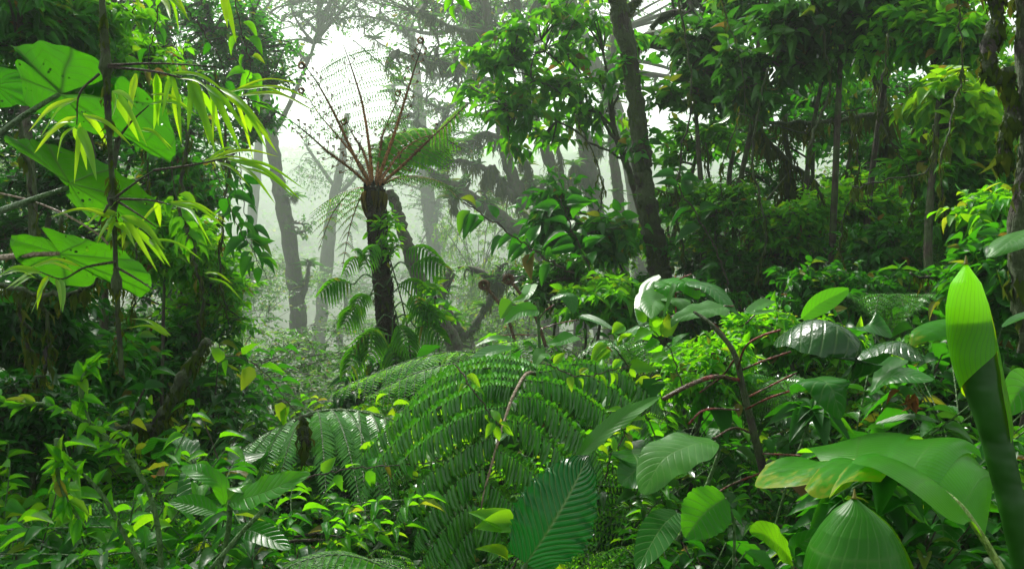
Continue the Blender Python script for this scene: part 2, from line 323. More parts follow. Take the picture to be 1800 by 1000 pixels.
# ------------------------------------------------------------------ terrain
def sstep(a, b, x):
    t = np.clip((x - a) / (b - a), 0, 1); return t * t * (3 - 2 * t)
def ground(x, y):
    x = np.asarray(x, float); y = np.asarray(y, float)
    sp = lambda v, s: np.log1p(np.exp(np.clip(v / s, -30, 30))) * s
    g = 0.45 * sp(x - 1.3 - 0.05 * y, 0.5) * sstep(0, 4, y) + 0.35 * sp(-x - 1.6 - 0.28 * y, 0.5) * sstep(0, 4, y)
    g = np.minimum(g, 3.0 + 0.05 * y)
    g = g - 1.9 * sstep(3.0, 14, y) - 3.6 * sstep(12, 45, y) + 70 * sstep(100, 430, y) + 70 * sstep(430, 800, y)
    g = g + 0.07 * np.sin(x * 1.7 + 0.4 * y) * np.cos(y * 1.3 - x * 0.5) + 0.25 * np.sin(x * 0.35 + 1) * np.sin(y * 0.23)
    return g
def gz(x, y): return float(ground(x, y))

def build_ground():
    ys = np.concatenate([np.linspace(-6, 12, 91), np.linspace(12.4, 60, 80), np.linspace(62, 860, 100)])
    us = np.linspace(-1, 1, 181); V = []
    for y in ys:
        half = 9 + max(y, 0) * 1.3
        x = us * half; V.append(np.stack([x, np.full_like(x, y), ground(x, y)], -1))
    n, k = len(ys), len(us); V = np.array(V).reshape(-1, 3)
    i = np.arange(n - 1)[:, None]; j = np.arange(k - 1)[None]
    Q = np.stack([i * k + j, i * k + j + 1, (i + 1) * k + j + 1, (i + 1) * k + j], -1).reshape(-1, 4)
    G = Geo(); G.add(V, Q)
    m, nt, out = nodes_of('forest_soil'); L = nt.links
    tc = nt.nodes.new('ShaderNodeTexCoord'); n1 = nt.nodes.new('ShaderNodeTexNoise'); n1.inputs['Scale'].default_value = 3; n1.inputs['Detail'].default_value = 8
    L.new(tc.outputs['Object'], n1.inputs['Vector'])
    pr = nt.nodes.new('ShaderNodeBsdfPrincipled'); pr.inputs['Roughness'].default_value = 0.9
    L.new(ramp(nt, n1.outputs['Fac'], [(0.35, (0.02, 0.016, 0.008)), (0.5, (0.03, 0.045, 0.012)), (0.62, (0.03, 0.08, 0.015))]), pr.inputs['Base Color'])
    bp = nt.nodes.new('ShaderNodeBump'); bp.inputs['Distance'].default_value = 0.05; L.new(n1.outputs['Fac'], bp.inputs['Height']); L.new(bp.outputs[0], pr.inputs['Normal'])
    L.new(pr.outputs[0], out.inputs[0])
    o = G.build('ground', m); o['kind'] = 'structure'; o['label'] = 'dark forest floor sloping down into the misty valley'
build_ground()

# ------------------------------------------------------------------ plant generators
def rand_in_ellipsoid(rng, n, c, r, shell=0.0):
    d = nz(rng.normal(size=(n, 3))); q = (shell + (1 - shell) * rng.random(n)) ** (1 / 2.2); ph = rng.random(6) * 6.3
    az = np.arctan2(d[:, 1], d[:, 0]); q = q * (1 + .22 * np.sin(3 * az + ph[0]) * np.cos(2.6 * d[:, 2] + ph[1]) + .20 * np.sin(5 * az + ph[2] + 4 * d[:, 2]) + .16 * np.sin(7 * d[:, 0] + ph[3]) * np.sin(6 * d[:, 2] + ph[4]))
    return np.asarray(c) + d * q[:, None] * np.asarray(r)

def twig_sites(rng, S, D, L, nleaf, lsize, droop=0.35, up=0.9, jit=0.45):
    """leaf sites on straight-ish twigs; S start, D dir, L length"""
    T = len(S); t = np.linspace(0.18, 1.0, nleaf)[None, :] + rng.normal(0, 0.03, (T, nleaf))
    D = nz(D); side = nz(np.cross(D, rng.normal(0, 0.35, (T, 3)) + np.array((0, 0, 1.0))))
    sg = np.where(np.arange(nleaf) % 2 == 0, 1.0, -1.0)[None, :, None]
    pos = S[:, None] + D[:, None] * (t * L[:, None])[..., None] + np.array((0, 0, -1.0)) * (0.12 * (t ** 2) * L[:, None])[..., None]
    d = D[:, None] * (0.35 + 0.8 * (t ** 3))[..., None] + side[:, None] * sg + rng.normal(0, jit * 0.6, (T, nleaf, 3))
    d[..., 2] -= droop * (0.4 + rng.random((T, nleaf)))
    N = rng.normal(0, jit, (T, nleaf, 3)); N[..., 2] += up
    sz = lsize * (0.6 + 0.6 * rng.random((T, nleaf)))
    return pos.reshape(-1, 3), d.reshape(-1, 3), N.reshape(-1, 3), sz.ravel()

def crown_geo(rng, GL, GS, hubs, c, r, ntwig, nleaf, lsize, tn='leaf', wr=0.24, tw=0.45, droop=0.35, stemr=0.004, nlimb=7, shell=0.1, up=0.9):
    """limbs from the nearest hub into the ellipsoid, twigs on limbs, leaves on twigs"""
    hubs = np.asarray(hubs); c = np.asarray(c, float); r = np.broadcast_to(r, (3,)).astype(float)
    R = float(r.mean()); tips = rand_in_ellipsoid(rng, nlimb, c, r * 0.8, 0.3)
    segs = []
    for tip in tips:
        h = hubs[np.argmin(np.linalg.norm(hubs - tip, axis=1) + rng.random(len(hubs)) * R * 0.4)]
        k = 5; t = np.linspace(0, 1, k + 1)[:, None]
        off = rng.normal(0, 0.12 * R, 3) + np.array((0, 0, 0.15 * R))
        p = h * (1 - t) + tip * t + off * (t * (1 - t)) * 2
        segs.append(p)
        if GS is not None: tube(GS, p, np.linspace(stemr * 2.6, stemr, k + 1), 4, cap=False)
    segs = np.array(segs)
    ends = rand_in_ellipsoid(rng, ntwig, c, r, shell)
    allp = segs[:, 1:].reshape(-1, 3)
    dist = np.linalg.norm(ends[:, None] - allp[None], axis=2); idx = np.argmin(dist, 1)
    S = allp[idx]; D = ends - S; ln = np.linalg.norm(D, axis=1)
    mx = tw * R + 1e-6; f = np.minimum(1, mx / np.maximum(ln, 1e-6))
    S2 = ends - D * f[:, None]; L = ln * f + lsize
    if GS is not None:
        for a, b in zip(S, ends): tube(GS, np.array([a, a * 0.5 + b * 0.5 + (0, 0, 0.03 * R), b]), [stemr, stemr * 0.4], 3, cap=False)
    b, d, n, s = twig_sites(rng, S2, D + rng.normal(0, 0.05, D.shape), L, nleaf, lsize, droop, up)
    leaves(GL, tn, b, d, n, s, wr * (0.85 + 0.3 * rng.random(len(s))), 0.3 + 1.3 * rng.random(len(s)))
    return segs

def moss_geo(rng, G, path, rad, n, lmin, lmax, w=0.10):
    p = np.asarray(path); i = rng.integers(0, len(p) - 1, n); t = rng.random(n)[:, None]
    B = p[i] * (1 - t) + p[i + 1] * t; r = np.interp(i, np.linspace(0, len(p), len(np.atleast_1d(rad))), np.atleast_1d(rad))
    a = rng.random(n) * 2 * np.pi; off = np.stack([np.cos(a), np.sin(a), -0.3 + 0.4 * rng.random(n)], -1)
    clump = (np.sin(i * 2.1 + 1) + np.sin(i * 0.77)) * 0.35 + 0.8
    B = B + off * (r * 0.9)[:, None]
    D = off * 0.25 + np.array((0, 0, -1.0)) + rng.normal(0, 0.15, (n, 3))
    Lh = (lmin + (lmax - lmin) * rng.random(n) ** 2) * np.clip(clump, 0.35, 1.4)
    leaves(G, 'rhomb', B, D, off + rng.normal(0, 0.4, (n, 3)), Lh, w)

def treelet(label, cat, px, py, Y, rpx, rpz, leafk='leaf', mat='mid', lsize=0.12, ntwig=130, nleaf=7, base=None, name='understorey_tree', barkm='bark',
            stemr=0.018, seed=0, wr=0.24, droop=0.22, group=None, depth=None, auto=False, nlimb=9, up=0.9, tw=0.45):
    rng = np.random.default_rng(seed * 7 + int(px) * 3 + int(py))
    c = P(px, py, Y); rx = rpx / F * Y; rz = rpz / F * Y; ry = depth if depth else max(0.3, 0.55 * rx)
    bx, by = (c[0] + rng.normal(0, 0.25 * rx), c[1] + rng.normal(0, 0.15)) if base is None else (P(base, 0, Y)[0], Y)
    b = np.array((bx, by, gz(bx, by) - 0.05))
    if b[2] > c[2] - 0.3: b[2] = c[2] - rz - 0.3
    o = thing(name, b, label, cat, group)
    top = c + np.array((0, 0, 0.35 * rz)); mid = (b + top) / 2 + rng.normal(0, 0.08, 3) * (1, 1, 0) * np.linalg.norm(top - b)
    path = smooth_path([b, mid, c, top], 5)
    GT, GS, GL = Geo(), Geo(), Geo()
    tube(GT, path, np.linspace(stemr, stemr * 0.35, len(path)), 6, 0.12, rng)
    K = int(np.clip(ntwig / 16, 4, 12)); cc = rand_in_ellipsoid(rng, K, c, (rx * .72, ry * .7, rz * .8), .35)   # layered sprays, not one ball
    for q in cc:
        f = rng.uniform(.75, 1.3); crown_geo(rng, GL, GS, path[len(path) // 3:], q, (rx * .44 * f, ry * .5 * f, rz * .22 * f), int(ntwig / K * f) + 2, nleaf, lsize * rng.uniform(.85, 1.15), leafk, wr, tw * 1.3, droop, max(0.0025, stemr * 0.18), 3, up=up)
    GT.build('trunk' if cat == 'tree' else 'stem', barkm, o, b); GS.build('branches', 'twig', o, b); GL.build('foliage', mat, o, b)
    if auto: AUTO.append((o, label, px, py))
    return o

def tree(label, trunk, limbs=(), clumps=(), mat='mist', barkm='barkmist', lsize=0.13, tn='leaf', mossy=0, mossl=0.5, name='forest_tree', ground_it=True, wr=0.26, rough=0.14, seed=1, tw=0.4, droop=0.3, stemr=0.02, group=None, cat='tree', moss_on_limbs=True, over=(), far=1.0):
    if far != 1.0:
        sc_ = lambda L: [(*q[:2], q[2] * far, *[v * far for v in q[3:4]], *q[4:]) for q in L]
        trunk = sc_(trunk); limbs = [sc_(l) for l in limbs]; clumps = [(a, b, Y * far, rx * far, rz * far, int(n * 1.25)) for a, b, Y, rx, rz, n in clumps]
        lsize *= far ** .8; mossl *= far; stemr *= far
    rng = np.random.default_rng(seed)
    tp = np.array([P(a, b, Y) for a, b, Y, r in trunk]); rr = np.array([t[3] for t in trunk])
    if ground_it:
        b = tp[0].copy(); b[2] = min(gz(b[0], b[1]) - 0.1, b[2] - 0.02); tp = np.vstack([b, tp]); rr = np.concatenate([[rr[0] * 1.25], rr])
    path = smooth_path(tp, 10); path[1:-1] += rng.normal(0, rr.mean() * 0.10, path[1:-1].shape)
    o = thing(name, tp[0], label, cat, group)
    GT = Geo(); rl = np.interp(np.linspace(0, 1, len(path)), np.linspace(0, 1, len(rr)), rr)
    tube(GT, path, rl, 14, rough, rng); GT.build('trunk', barkm, o, tp[0])
    hubs = [path[len(path) // 3:]]; GM = Geo()
    if mossy: moss_geo(rng, GM, path, rl * 0.9, int(mossy * 1.7), mossl * 0.10, mossl * 0.45, .06)
    for lb in limbs:
        lp = smooth_path([P(a, b, Y) for a, b, Y, r in lb], 6); lp[1:-1] += rng.normal(0, 0.02, lp[1:-1].shape); lr = [t[3] for t in lb]
        G = Geo(); tube(G, lp, lr, 8, rough, rng); G.build('limb', barkm, o, tp[0]); hubs.append(lp)
        if mossy and moss_on_limbs: moss_geo(rng, GM, lp, lr, int(mossy * 1.0), mossl * 0.10, mossl * .75, .05)
    if not GM.empty(): GM.build('moss', 'moss', o, tp[0])
    if mossy > 400:                                                       # rosettes of strap leaves perched on the bark
        GE = Geo()
        for _ in range(12):
            pth = hubs[int(rng.integers(0, len(hubs)))]; q = pth[int(rng.integers(0, len(pth)))]; k = 12; az = rng.random(k) * 6.28
            leaves(GE, 'blade', np.tile(q, (k, 1)), np.stack([np.cos(az), np.sin(az), .3 + .9 * rng.random(k)], -1), np.stack([-np.cos(az), -np.sin(az), .5 + 0 * az], -1), .018 * abs(q[1]) * (.6 + .7 * rng.random(k)), .07)
        GE.build('epiphytes', 'mist', o, tp[0])
    hubs = np.vstack(hubs)
    if clumps:
        GL, GS = Geo(), Geo()
        for (a, b, Y, rx, rz, nt_) in clumps:
            crown_geo(rng, GL, GS, hubs, P(a, b, Y), (rx, rx * 0.9, rz), nt_, 6, lsize, tn, wr, tw, droop, stemr, 6)
        for (x, y, z, rx, rz, nt_) in over:                  # unseen crown clumps added above the frame to shade the foreground
            crown_geo(rng, GL, GS, hubs, (x, y, z), (rx, rx, rz), nt_, 7, .34, 'leaf', .3, .4, .2, .02, 7)
        GS.build('branches', barkm, o, tp[0]); GL.build('crown', mat, o, tp[0])
    return o

def frond_geo(GL, GS, pts, n=14, plen=0.4, ang=68, droop=0.35, up=(0, 0, 1), pn=18, pl=0.14, pw=0.2, hang=0.25, start=0.15, stemr=0.006, tn='oblong', prof=None, rng=None, tip=0.25, lift=0.0):
    rng = rng or np.random.default_rng(3); up = nz(up)
    p = smooth_path(pts, 8); seg = np.concatenate([[0], np.cumsum(np.linalg.norm(np.diff(p, axis=0), axis=1))]); seg /= seg[-1]
    Tn = nz(np.gradient(p, axis=0)); tube(GS, p, np.linspace(stemr, stemr * 0.3, len(p)), 6)
    prof = prof or (lambda t: min(1, 0.35 + 2.2 * t) * (1 - ((t - tip) / (1 - tip)) ** 1.6 if t > tip else 1))
    for i in range(n):
        t = start + (1 - start) * (i + 0.5) / n
        B = np.array([np.interp(t, seg, p[:, k]) for k in range(3)]); T = nz(np.array([np.interp(t, seg, Tn[:, k]) for k in range(3)]))
        S = nz(np.cross(T, up)); Nl = nz(np.cross(S, T)); L0 = plen * max(0.06, prof((t - start) / (1 - start)))
        for sd_ in (-1, 1):
            L = L0 * (0.92 + 0.16 * rng.random()); th = math.radians(ang + rng.normal(0, 3))
            d0 = S * sd_ * math.sin(th) + T * math.cos(th) + Nl * lift
            m = max(5, int(pn * (L / plen) ** 0.7)); s = (np.arange(m) + 0.8) / m
            C = B + d0 * (L * s)[:, None] + np.array((0, 0, -1.0)) * (droop * L * s ** 2)[:, None]
            tan = nz(d0 * L + np.array((0, 0, -1.0)) * (2 * droop * L * s)[:, None])
            Nn = nz(Nl + np.array((0, 0, 0.4)) + 0.0 * s[:, None]); Wd = nz(np.cross(tan, Nn)); Nn = np.cross(Wd, tan)
            tube(GS, np.vstack([B, C]), [stemr * 0.45, stemr * 0.15], 4, cap=False)
            ll = pl * L ** 0.5 * plen ** 0.5 * np.clip(1.25 * (1 - s ** 2.2), 0.15, 1)
            for k in (-1, 1):
                D = Wd * k + tan * 0.3 + np.array((0, 0, -1.0)) * hang + rng.normal(0, 0.05, C.shape)
                leaves(GL, tn, C, D, Nn + rng.normal(0, 0.08, C.shape) + Wd * k * 0.3, ll, pw)

def frond(parent, pts, matl, stemm='twig', name='frond', origin=None, **k):
    GL, GS = Geo(), Geo(); frond_geo(GL, GS, pts, **k); org = origin if origin is not None else pts[0]
    r = GS.build(name, stemm, parent, org); l = GL.build('leaflets', matl, r, org); return r

def ribbon(mid, W, mat, prof=acum, normal=(0, 0, 1), fold=0.2, ruffle=0.0, rfreq=9, nl=28, nx=6, droop_side=0.0, name='leaf', parent=None, origin=None, thick=0.0, teeth=0.0, seed=0, shift=None, G=None):
    """a blade laid along the midrib path (world points)"""
    rng = np.random.default_rng(seed + 11); p = smooth_path(mid, 10)
    seg = np.concatenate([[0], np.cumsum(np.linalg.norm(np.diff(p, axis=0), axis=1))]); seg /= seg[-1]
    tt = np.linspace(0, 1, nl + 1); C = np.stack([np.interp(tt, seg, p[:, k]) for k in range(3)], -1); T = nz(np.gradient(C, axis=0))
    normal = np.asarray(normal, float)
    if normal.ndim == 2: normal = np.stack([np.interp(tt, np.linspace(0, 1, len(normal)), normal[:, k]) for k in range(3)], -1)
    S = nz(np.cross(T, normal)); N = np.cross(S, T); xs = np.linspace(-1, 1, 2 * nx + 1); ph = rng.random(2) * 6
    V = []; U = []
    for i, a in enumerate(tt):
        w = W * prof(a)
        for x in xs:
            e = abs(x); ww = w * (1 - teeth * (0.5 - 0.5 * math.cos(a * nl * 2.1 + (x > 0))) * (e > 0.95))
            h = fold * e * w - droop_side * e * e * w + ruffle * w * e * e * math.sin(a * rfreq * 2 + ph[0 if x < 0 else 1])
            V.append(C[i] + S[i] * x * ww + N[i] * h); U.append((0.5 + 0.5 * x, a))
    k = 2 * nx + 1; Q = [(i * k + j, i * k + j + 1, (i + 1) * k + j + 1, (i + 1) * k + j) for i in range(nl) for j in range(2 * nx)]
    if G is not None: G.add(V, Q, U); return None
    g = Geo(); g.add(V, Q, U); return g.build(name, mat, parent, origin if origin is not None else mid[0])

def polar_leaf(att, outline, Y, mat, tilt=(0.0, 0.0), cup=0.12, ruffle=0.02, name='leaf', parent=None, origin=None, lobes=7, seed=0):
    """blade with its stalk joined inside: outline = pixel points round it; tilt = depth change per metre right / up"""
    a0 = P(att[0], att[1], Y); rng = np.random.default_rng(seed)
    o = np.array([P(x, y, Y) - a0 for x, y in outline]); o = np.vstack([o, o[:1]])
    o = smooth_path(o, 9); nth = len(o); nr = 9; V = []; U = []
    for i in range(nth):
        for j in range(nr + 1):
            f = j / nr; v = o[i] * f; R = np.linalg.norm(o[i])
            dy = tilt[0] * v[0] + tilt[1] * v[2] + cup * R * f * f + ruffle * R * f * f * math.sin(i / nth * 2 * math.pi * lobes + seed) + 0.012 * math.sin(v[0] * 60 + v[2] * 35 + seed) * f
            V.append(a0 + v + np.array((0, dy, 0.02 * R * math.sin(i * 0.9) * f ** 3))); U.append((0.5 + 0.5 * f, i / nth))
    k = nr + 1; Q = [(i * k + j, (i + 1) * k + j, (i + 1) * k + j + 1, i * k + j + 1) for i in range(nth - 1) for j in range(nr)]
    g = Geo(); g.add(V, Q, U); return g.build(name, mat, parent, origin if origin is not None else a0)

def PP(lst): return np.array([P(*q) for q in lst])

# ================================================================== THE FAR FOREST
rngF = np.random.default_rng(5)
def proto_crown_tree(seed, R, H, mat, nt_=150, lsize=0.22, tn='rhomb', squash=0.6):
    rng = np.random.default_rng(seed); o = thing('forest_tree', (0, 0, 0), 'x', 'tree')
    GT, GL = Geo(), Geo(); path = smooth_path([(0, 0, -0.5), (rng.normal(0, 0.2), 0, H * 0.4), (rng.normal(0, 0.3), 0.1, H * 0.75), (0, 0, H)], 4)
    tube(GT, path, np.linspace(0.02 * H + 0.03, 0.012 * H, len(path)), 8, 0.15, rng)
    hubs = path[len(path) // 2:]
    for i in range(5):
        c = np.array((rng.normal(0, R * 0.5), rng.normal(0, R * 0.5), H + rng.normal(0, R * 0.25)))
        crown_geo(rng, GL, GT, hubs, c, (R * 0.62, R * 0.62, R * squash * 0.6), nt_ // 5, 10, lsize, tn, 0.3, 0.35, 0.25, 0.006, 4)
    GT.build('trunk', 'barkmist', o); GL.build('crown', mat, o); return o
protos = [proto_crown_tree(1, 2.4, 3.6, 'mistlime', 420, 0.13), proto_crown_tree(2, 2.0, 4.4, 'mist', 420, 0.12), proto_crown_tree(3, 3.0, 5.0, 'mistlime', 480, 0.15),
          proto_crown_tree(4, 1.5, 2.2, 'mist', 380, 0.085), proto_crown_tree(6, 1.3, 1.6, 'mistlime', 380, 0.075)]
kinds = ['spreading yellow-green tree', 'rounded green tree', 'broad pale-leaved tree', 'low bushy green tree', 'low leafy yellow-green bush']
used = set()
def put(k, px, py, Y, s, where, cat='tree', grp='misty trees filling the valley'):
    """crown centre near the picture point, trunk on the ground"""
    src = protos[k]; c = P(px, py, Y); H = [3.6, 4.4, 5.0, 2.2, 1.6][k]
    if k in used:
        o = src.copy(); COL.objects.link(o)
        for ch in src.children: c2 = ch.copy(); COL.objects.link(c2); c2.parent = o
    else: o = src; used.add(k)
    gzv = gz(c[0], c[1]); hs = max((c[2] - gzv) / H, 0.25 * s)
    o.location = (c[0], c[1], gzv); o.rotation_euler = (0, 0, rngF.random() * 6.28); o.scale = (s, s, hs if hs < 2.2 * s else 2.2 * s)
    if hs > 2.2 * s: o.location.z = gzv
    tag(o, kinds[k] + ' ' + where, cat if k < 4 else 'bush', grp); AUTO.append((o, o['label'], px, py)); return o
# far slope, seen pale through the mist
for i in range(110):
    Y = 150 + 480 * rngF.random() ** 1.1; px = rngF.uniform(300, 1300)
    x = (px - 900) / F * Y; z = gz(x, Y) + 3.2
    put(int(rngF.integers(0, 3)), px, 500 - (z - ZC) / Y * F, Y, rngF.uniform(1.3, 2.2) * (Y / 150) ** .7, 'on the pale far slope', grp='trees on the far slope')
def far_wood():
    rng = np.random.default_rng(31); n = 70000; y = 110 + 640 * rng.random(n); x = rng.uniform(-.62, .62, n) * y; cell = np.sin(x * .33 + 3 * np.sin(y * .11)) * np.cos(y * .27 + 2 * np.sin(x * .13))
    z = ground(x, y) + 3.5 + 3.0 * cell + rng.normal(0, .8, n); G = Geo(); leaves(G, 'rhomb', np.stack([x, y, z], -1), rng.normal(0, 1, (n, 3)) * (1, 1, .5), rng.normal(0, .5, (n, 3)) + (0, -.3, 1), (.5 + .8 * rng.random(n)) * (y / 250) ** .6, .45)
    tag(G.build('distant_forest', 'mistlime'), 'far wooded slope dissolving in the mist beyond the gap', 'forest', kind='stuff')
far_wood()
# middle distance on the left, green through the mist
for (k, px, py, Y, s) in [(3, 395, 560, 15, 1.1), (4, 420, 640, 13, 1.1), (0, 600, 570, 30, 0.7), (1, 600, 500, 30, 1.0), (3, 620, 640, 20, .8), (4, 635, 700, 12, .9), (3, 430, 700, 12, 1.0),
        (3, 420, 690, 10.5, 1.0), (4, 520, 790, 10, .9), (1, 350, 480, 20, 1.0), (0, 420, 470, 26, 1.0), (3, 380, 640, 11, 1.0), (4, 590, 760, 9.5, 0.8), (0, 700, 560, 26, 0.9), (3, 740, 600, 18, 1.1),
        (4, 850, 470, 24, 1.1), (4, 905, 540, 18, 1.2), (3, 830, 600, 14, 1.0), (4, 960, 590, 14, 1.1), (2, 960, 420, 34, 0.8), (2, 1060, 440, 30, 0.9), (1, 1110, 420, 26, 0.8), (0, 1200, 420, 22, 0.9),
        (1, 1320, 380, 20, 1.0), (1, 1450, 340, 20, 1.1), (0, 1560, 300, 18, 1.1), (2, 1700, 250, 18, 1.0), (1, 300, 420, 18, 1.0), (0, 180, 380, 16, 1.0), (2, 60, 300, 16, 0.9), (1, 250, 260, 22, 1.1), (4, 470, 760, 8.5, 0.8), (3, 620, 780, 8, 0.7)]:
    fk = 1.0 + 1.1 * sstep(9, 20, Y); put(k, px, py, Y * fk, s * fk, 'standing in the misty valley')

# ------------------------------------------------------------------ trunks and canopy in the mist
tree('tall grey trunk rising alone through the mist left of the tree fern', [(548, 690, 18, 0.189), (528, 580, 18, 0.198), (512, 440, 18, 0.171), (488, 320, 18, 0.153), (470, 200, 18, 0.135), (450, 60, 18, 0.117), (425, -140, 18, 0.090)],
     [[(515, 350, 18, 0.072), (520, 338, 18, 0.045)], [(525, 540, 18, 0.108), (541, 480, 17.9, 0.045), (540, 455, 17.8, 0.018)], [(478, 240, 18, 0.072), (520, 160, 18.3, 0.054), (560, 60, 18.5, 0.027)], [(470, 200, 18, 0.063), (400, 120, 18, 0.045), (330, 40, 18, 0.027)]],
     [(470, -10, 18.5, 1.5, .8, 90), (360, 30, 18, 1.4, .8, 90), (560, 20, 19, 1.2, .5, 60), (500, 90, 18.5, .7, .35, 30), (590, -30, 19, 1.6, .7, 90), (530, 400, 18, .35, .2, 14)], mossy=500, mossl=.22, seed=3, far=2.5, lsize=.13)
tree('faint thick trunk leaning in the mist far left of the tree fern', [(430, 640, 28, 0.180), (440, 420, 28, 0.168), (455, 250, 28, 0.132), (440, 60, 28, 0.120)], [], [(430, 60, 28, 3, 1.4, 120)], seed=4, far=3.4, lsize=.2, tn='rhomb')
tree('ivy-clad trunk fading in the mist right of the tree fern', [(790, 640, 26, 0.252), (768, 480, 26, 0.252), (752, 340, 26, 0.228), (740, 220, 26, 0.180), (720, 40, 26, 0.120)], [[(745, 260, 26, 0.060), (700, 200, 26, 0.042), (690, 130, 26, 0.024)]],
     [(765, 430, 26, .75, 1.6, 110), (755, 340, 26, .9, 1.0, 80), (700, 290, 26, 1.6, .9, 110), (760, 250, 26, 1.5, .8, 90)], mossy=500, seed=5, far=3.2, lsize=.16, tn='rhomb', tw=0.3)
tree('thin dark trunk slanting behind the tree fern', [(800, 620, 10, .10), (760, 550, 10, .09), (722, 450, 10, .085), (705, 390, 10, .07), (685, 335, 10, .06)], [], [], barkm='bark', mossy=260, mossl=.14, seed=6, far=1.3)
tree('mossy fallen branch slanting down across the misty gap', [(1010, 490, 13, .12), (960, 450, 13, .13), (905, 402, 13, .13), (860, 368, 13, .12), (815, 340, 13, .10), (780, 318, 13, .08), (755, 300, 13, .05)],
     [[(860, 368, 13, .03), (852, 350, 13, .012)], [(800, 335, 13, .03), (797, 345, 12.9, .05), (797, 366, 12.9, .02)]],
     [(850, 345, 13, .18, .12, 12), (820, 320, 13, .12, .1, 8), (775, 310, 13, .2, .1, 10)], mossy=900, mossl=.32, barkm='bark', seed=7, far=2.1, ground_it=False, lsize=.10, tn='blade', wr=.12, name='fallen_branch', cat='branch')
tree('mossy forked tree with hanging moss nests over the gap', [(965, 470, 14, 0.136), (940, 400, 14, 0.129), (905, 320, 14, 0.109), (885, 250, 14, 0.095), (875, 150, 14, 0.082), (858, 40, 14, 0.075), (840, -80, 14, 0.068)],
     [[(925, 375, 14, 0.082), (885, 325, 14, 0.075), (862, 302, 14, 0.061), (832, 288, 14, 0.048), (795, 282, 14, 0.034), (770, 290, 14, 0.020)],
      [(885, 245, 14, 0.054), (850, 236, 14, 0.061), (830, 246, 14, 0.041), (790, 262, 14, 0.027), (760, 268, 14, 0.014)],
      [(870, 290, 14, 0.020), (856, 300, 14, 0.054), (856, 318, 14, 0.061), (853, 326, 14, 0.014)], [(885, 312, 14, 0.014), (882, 320, 14, 0.041), (881, 332, 14, 0.014)],
      [(940, 380, 14, 0.054), (930, 300, 14, 0.048), (915, 270, 14, 0.027)], [(935, 390, 14, 0.068), (975, 350, 14, 0.054), (985, 290, 14, 0.048), (965, 200, 14, 0.041)],
      [(880, 180, 14, 0.054), (820, 120, 14, 0.041), (760, 110, 14, 0.020), (700, 90, 14, 0.014)], [(865, 60, 14, 0.054), (800, 50, 14, 0.034), (740, 20, 14, 0.020)]],
     [(800, 265, 14, .6, .18, 40), (880, 200, 14, .8, .4, 50), (840, 140, 14, .8, .3, 50), (780, 95, 14.2, .9, .3, 50), (760, 10, 14.5, 1.2, .35, 60), (700, 110, 14.5, .5, .2, 20), (960, 330, 14, .4, .3, 30)], mossy=1500, mossl=.42, barkm='bark', seed=8, far=2.1, lsize=.10)
tree('leaning mossy trunk hung with brown moss behind the forked tree', [(1020, 440, 14.5, 0.132), (990, 350, 14.5, 0.126), (962, 270, 14.5, 0.108), (935, 200, 14.5, 0.102), (920, 90, 14.5, 0.084), (905, 0, 14.5, 0.078), (880, -90, 14.5, 0.072)],
     [[(985, 340, 14.5, 0.060), (945, 330, 14.3, 0.036), (920, 310, 14.2, 0.018)], [(920, 100, 14.5, 0.060), (880, 50, 14.5, 0.042), (820, 20, 14.5, 0.030)], [(915, 50, 14.5, 0.048), (960, -20, 14.5, 0.036)]],
     [(900, 20, 14.5, 1.0, .5, 60), (820, 0, 14.5, 1.2, .4, 70), (990, 0, 14.5, .9, .5, 60)], mossy=1500, mossl=.5, barkm='bark', seed=9, far=2.2, lsize=.11)
tree('thick mossy trunk with shaggy knots behind the broadleaf tree', [(1075, 470, 15.5, 0.165), (1050, 380, 15.5, 0.154), (1035, 290, 15.5, 0.165), (1018, 200, 15.5, 0.132), (1000, 90, 15.5, 0.110), (985, -60, 15.5, 0.099)],
     [[(1035, 290, 15.5, 0.055), (1060, 200, 15.5, 0.055), (1075, 60, 15.5, 0.044)], [(1040, 330, 15.5, 0.055), (1010, 290, 15.3, 0.033), (1000, 330, 15.3, 0.017)]], [(1040, -10, 15.5, 1.6, .7, 80), (1200, 20, 16, .8, .5, 30)], mossy=1600, mossl=.5, barkm='bark', seed=10, far=2.2, lsize=.12)
tree('slim mossy trunk just left of the dark right-hand trunk', [(1095, 460, 13, 0.098), (1085, 330, 13, 0.084), (1075, 210, 13, 0.070), (1080, 60, 13, 0.056), (1100, -60, 13, 0.056)], [], [(1210, 150, 14, .7, .5, 40)], mossy=700, mossl=.4, barkm='bark', seed=12, far=2.1)
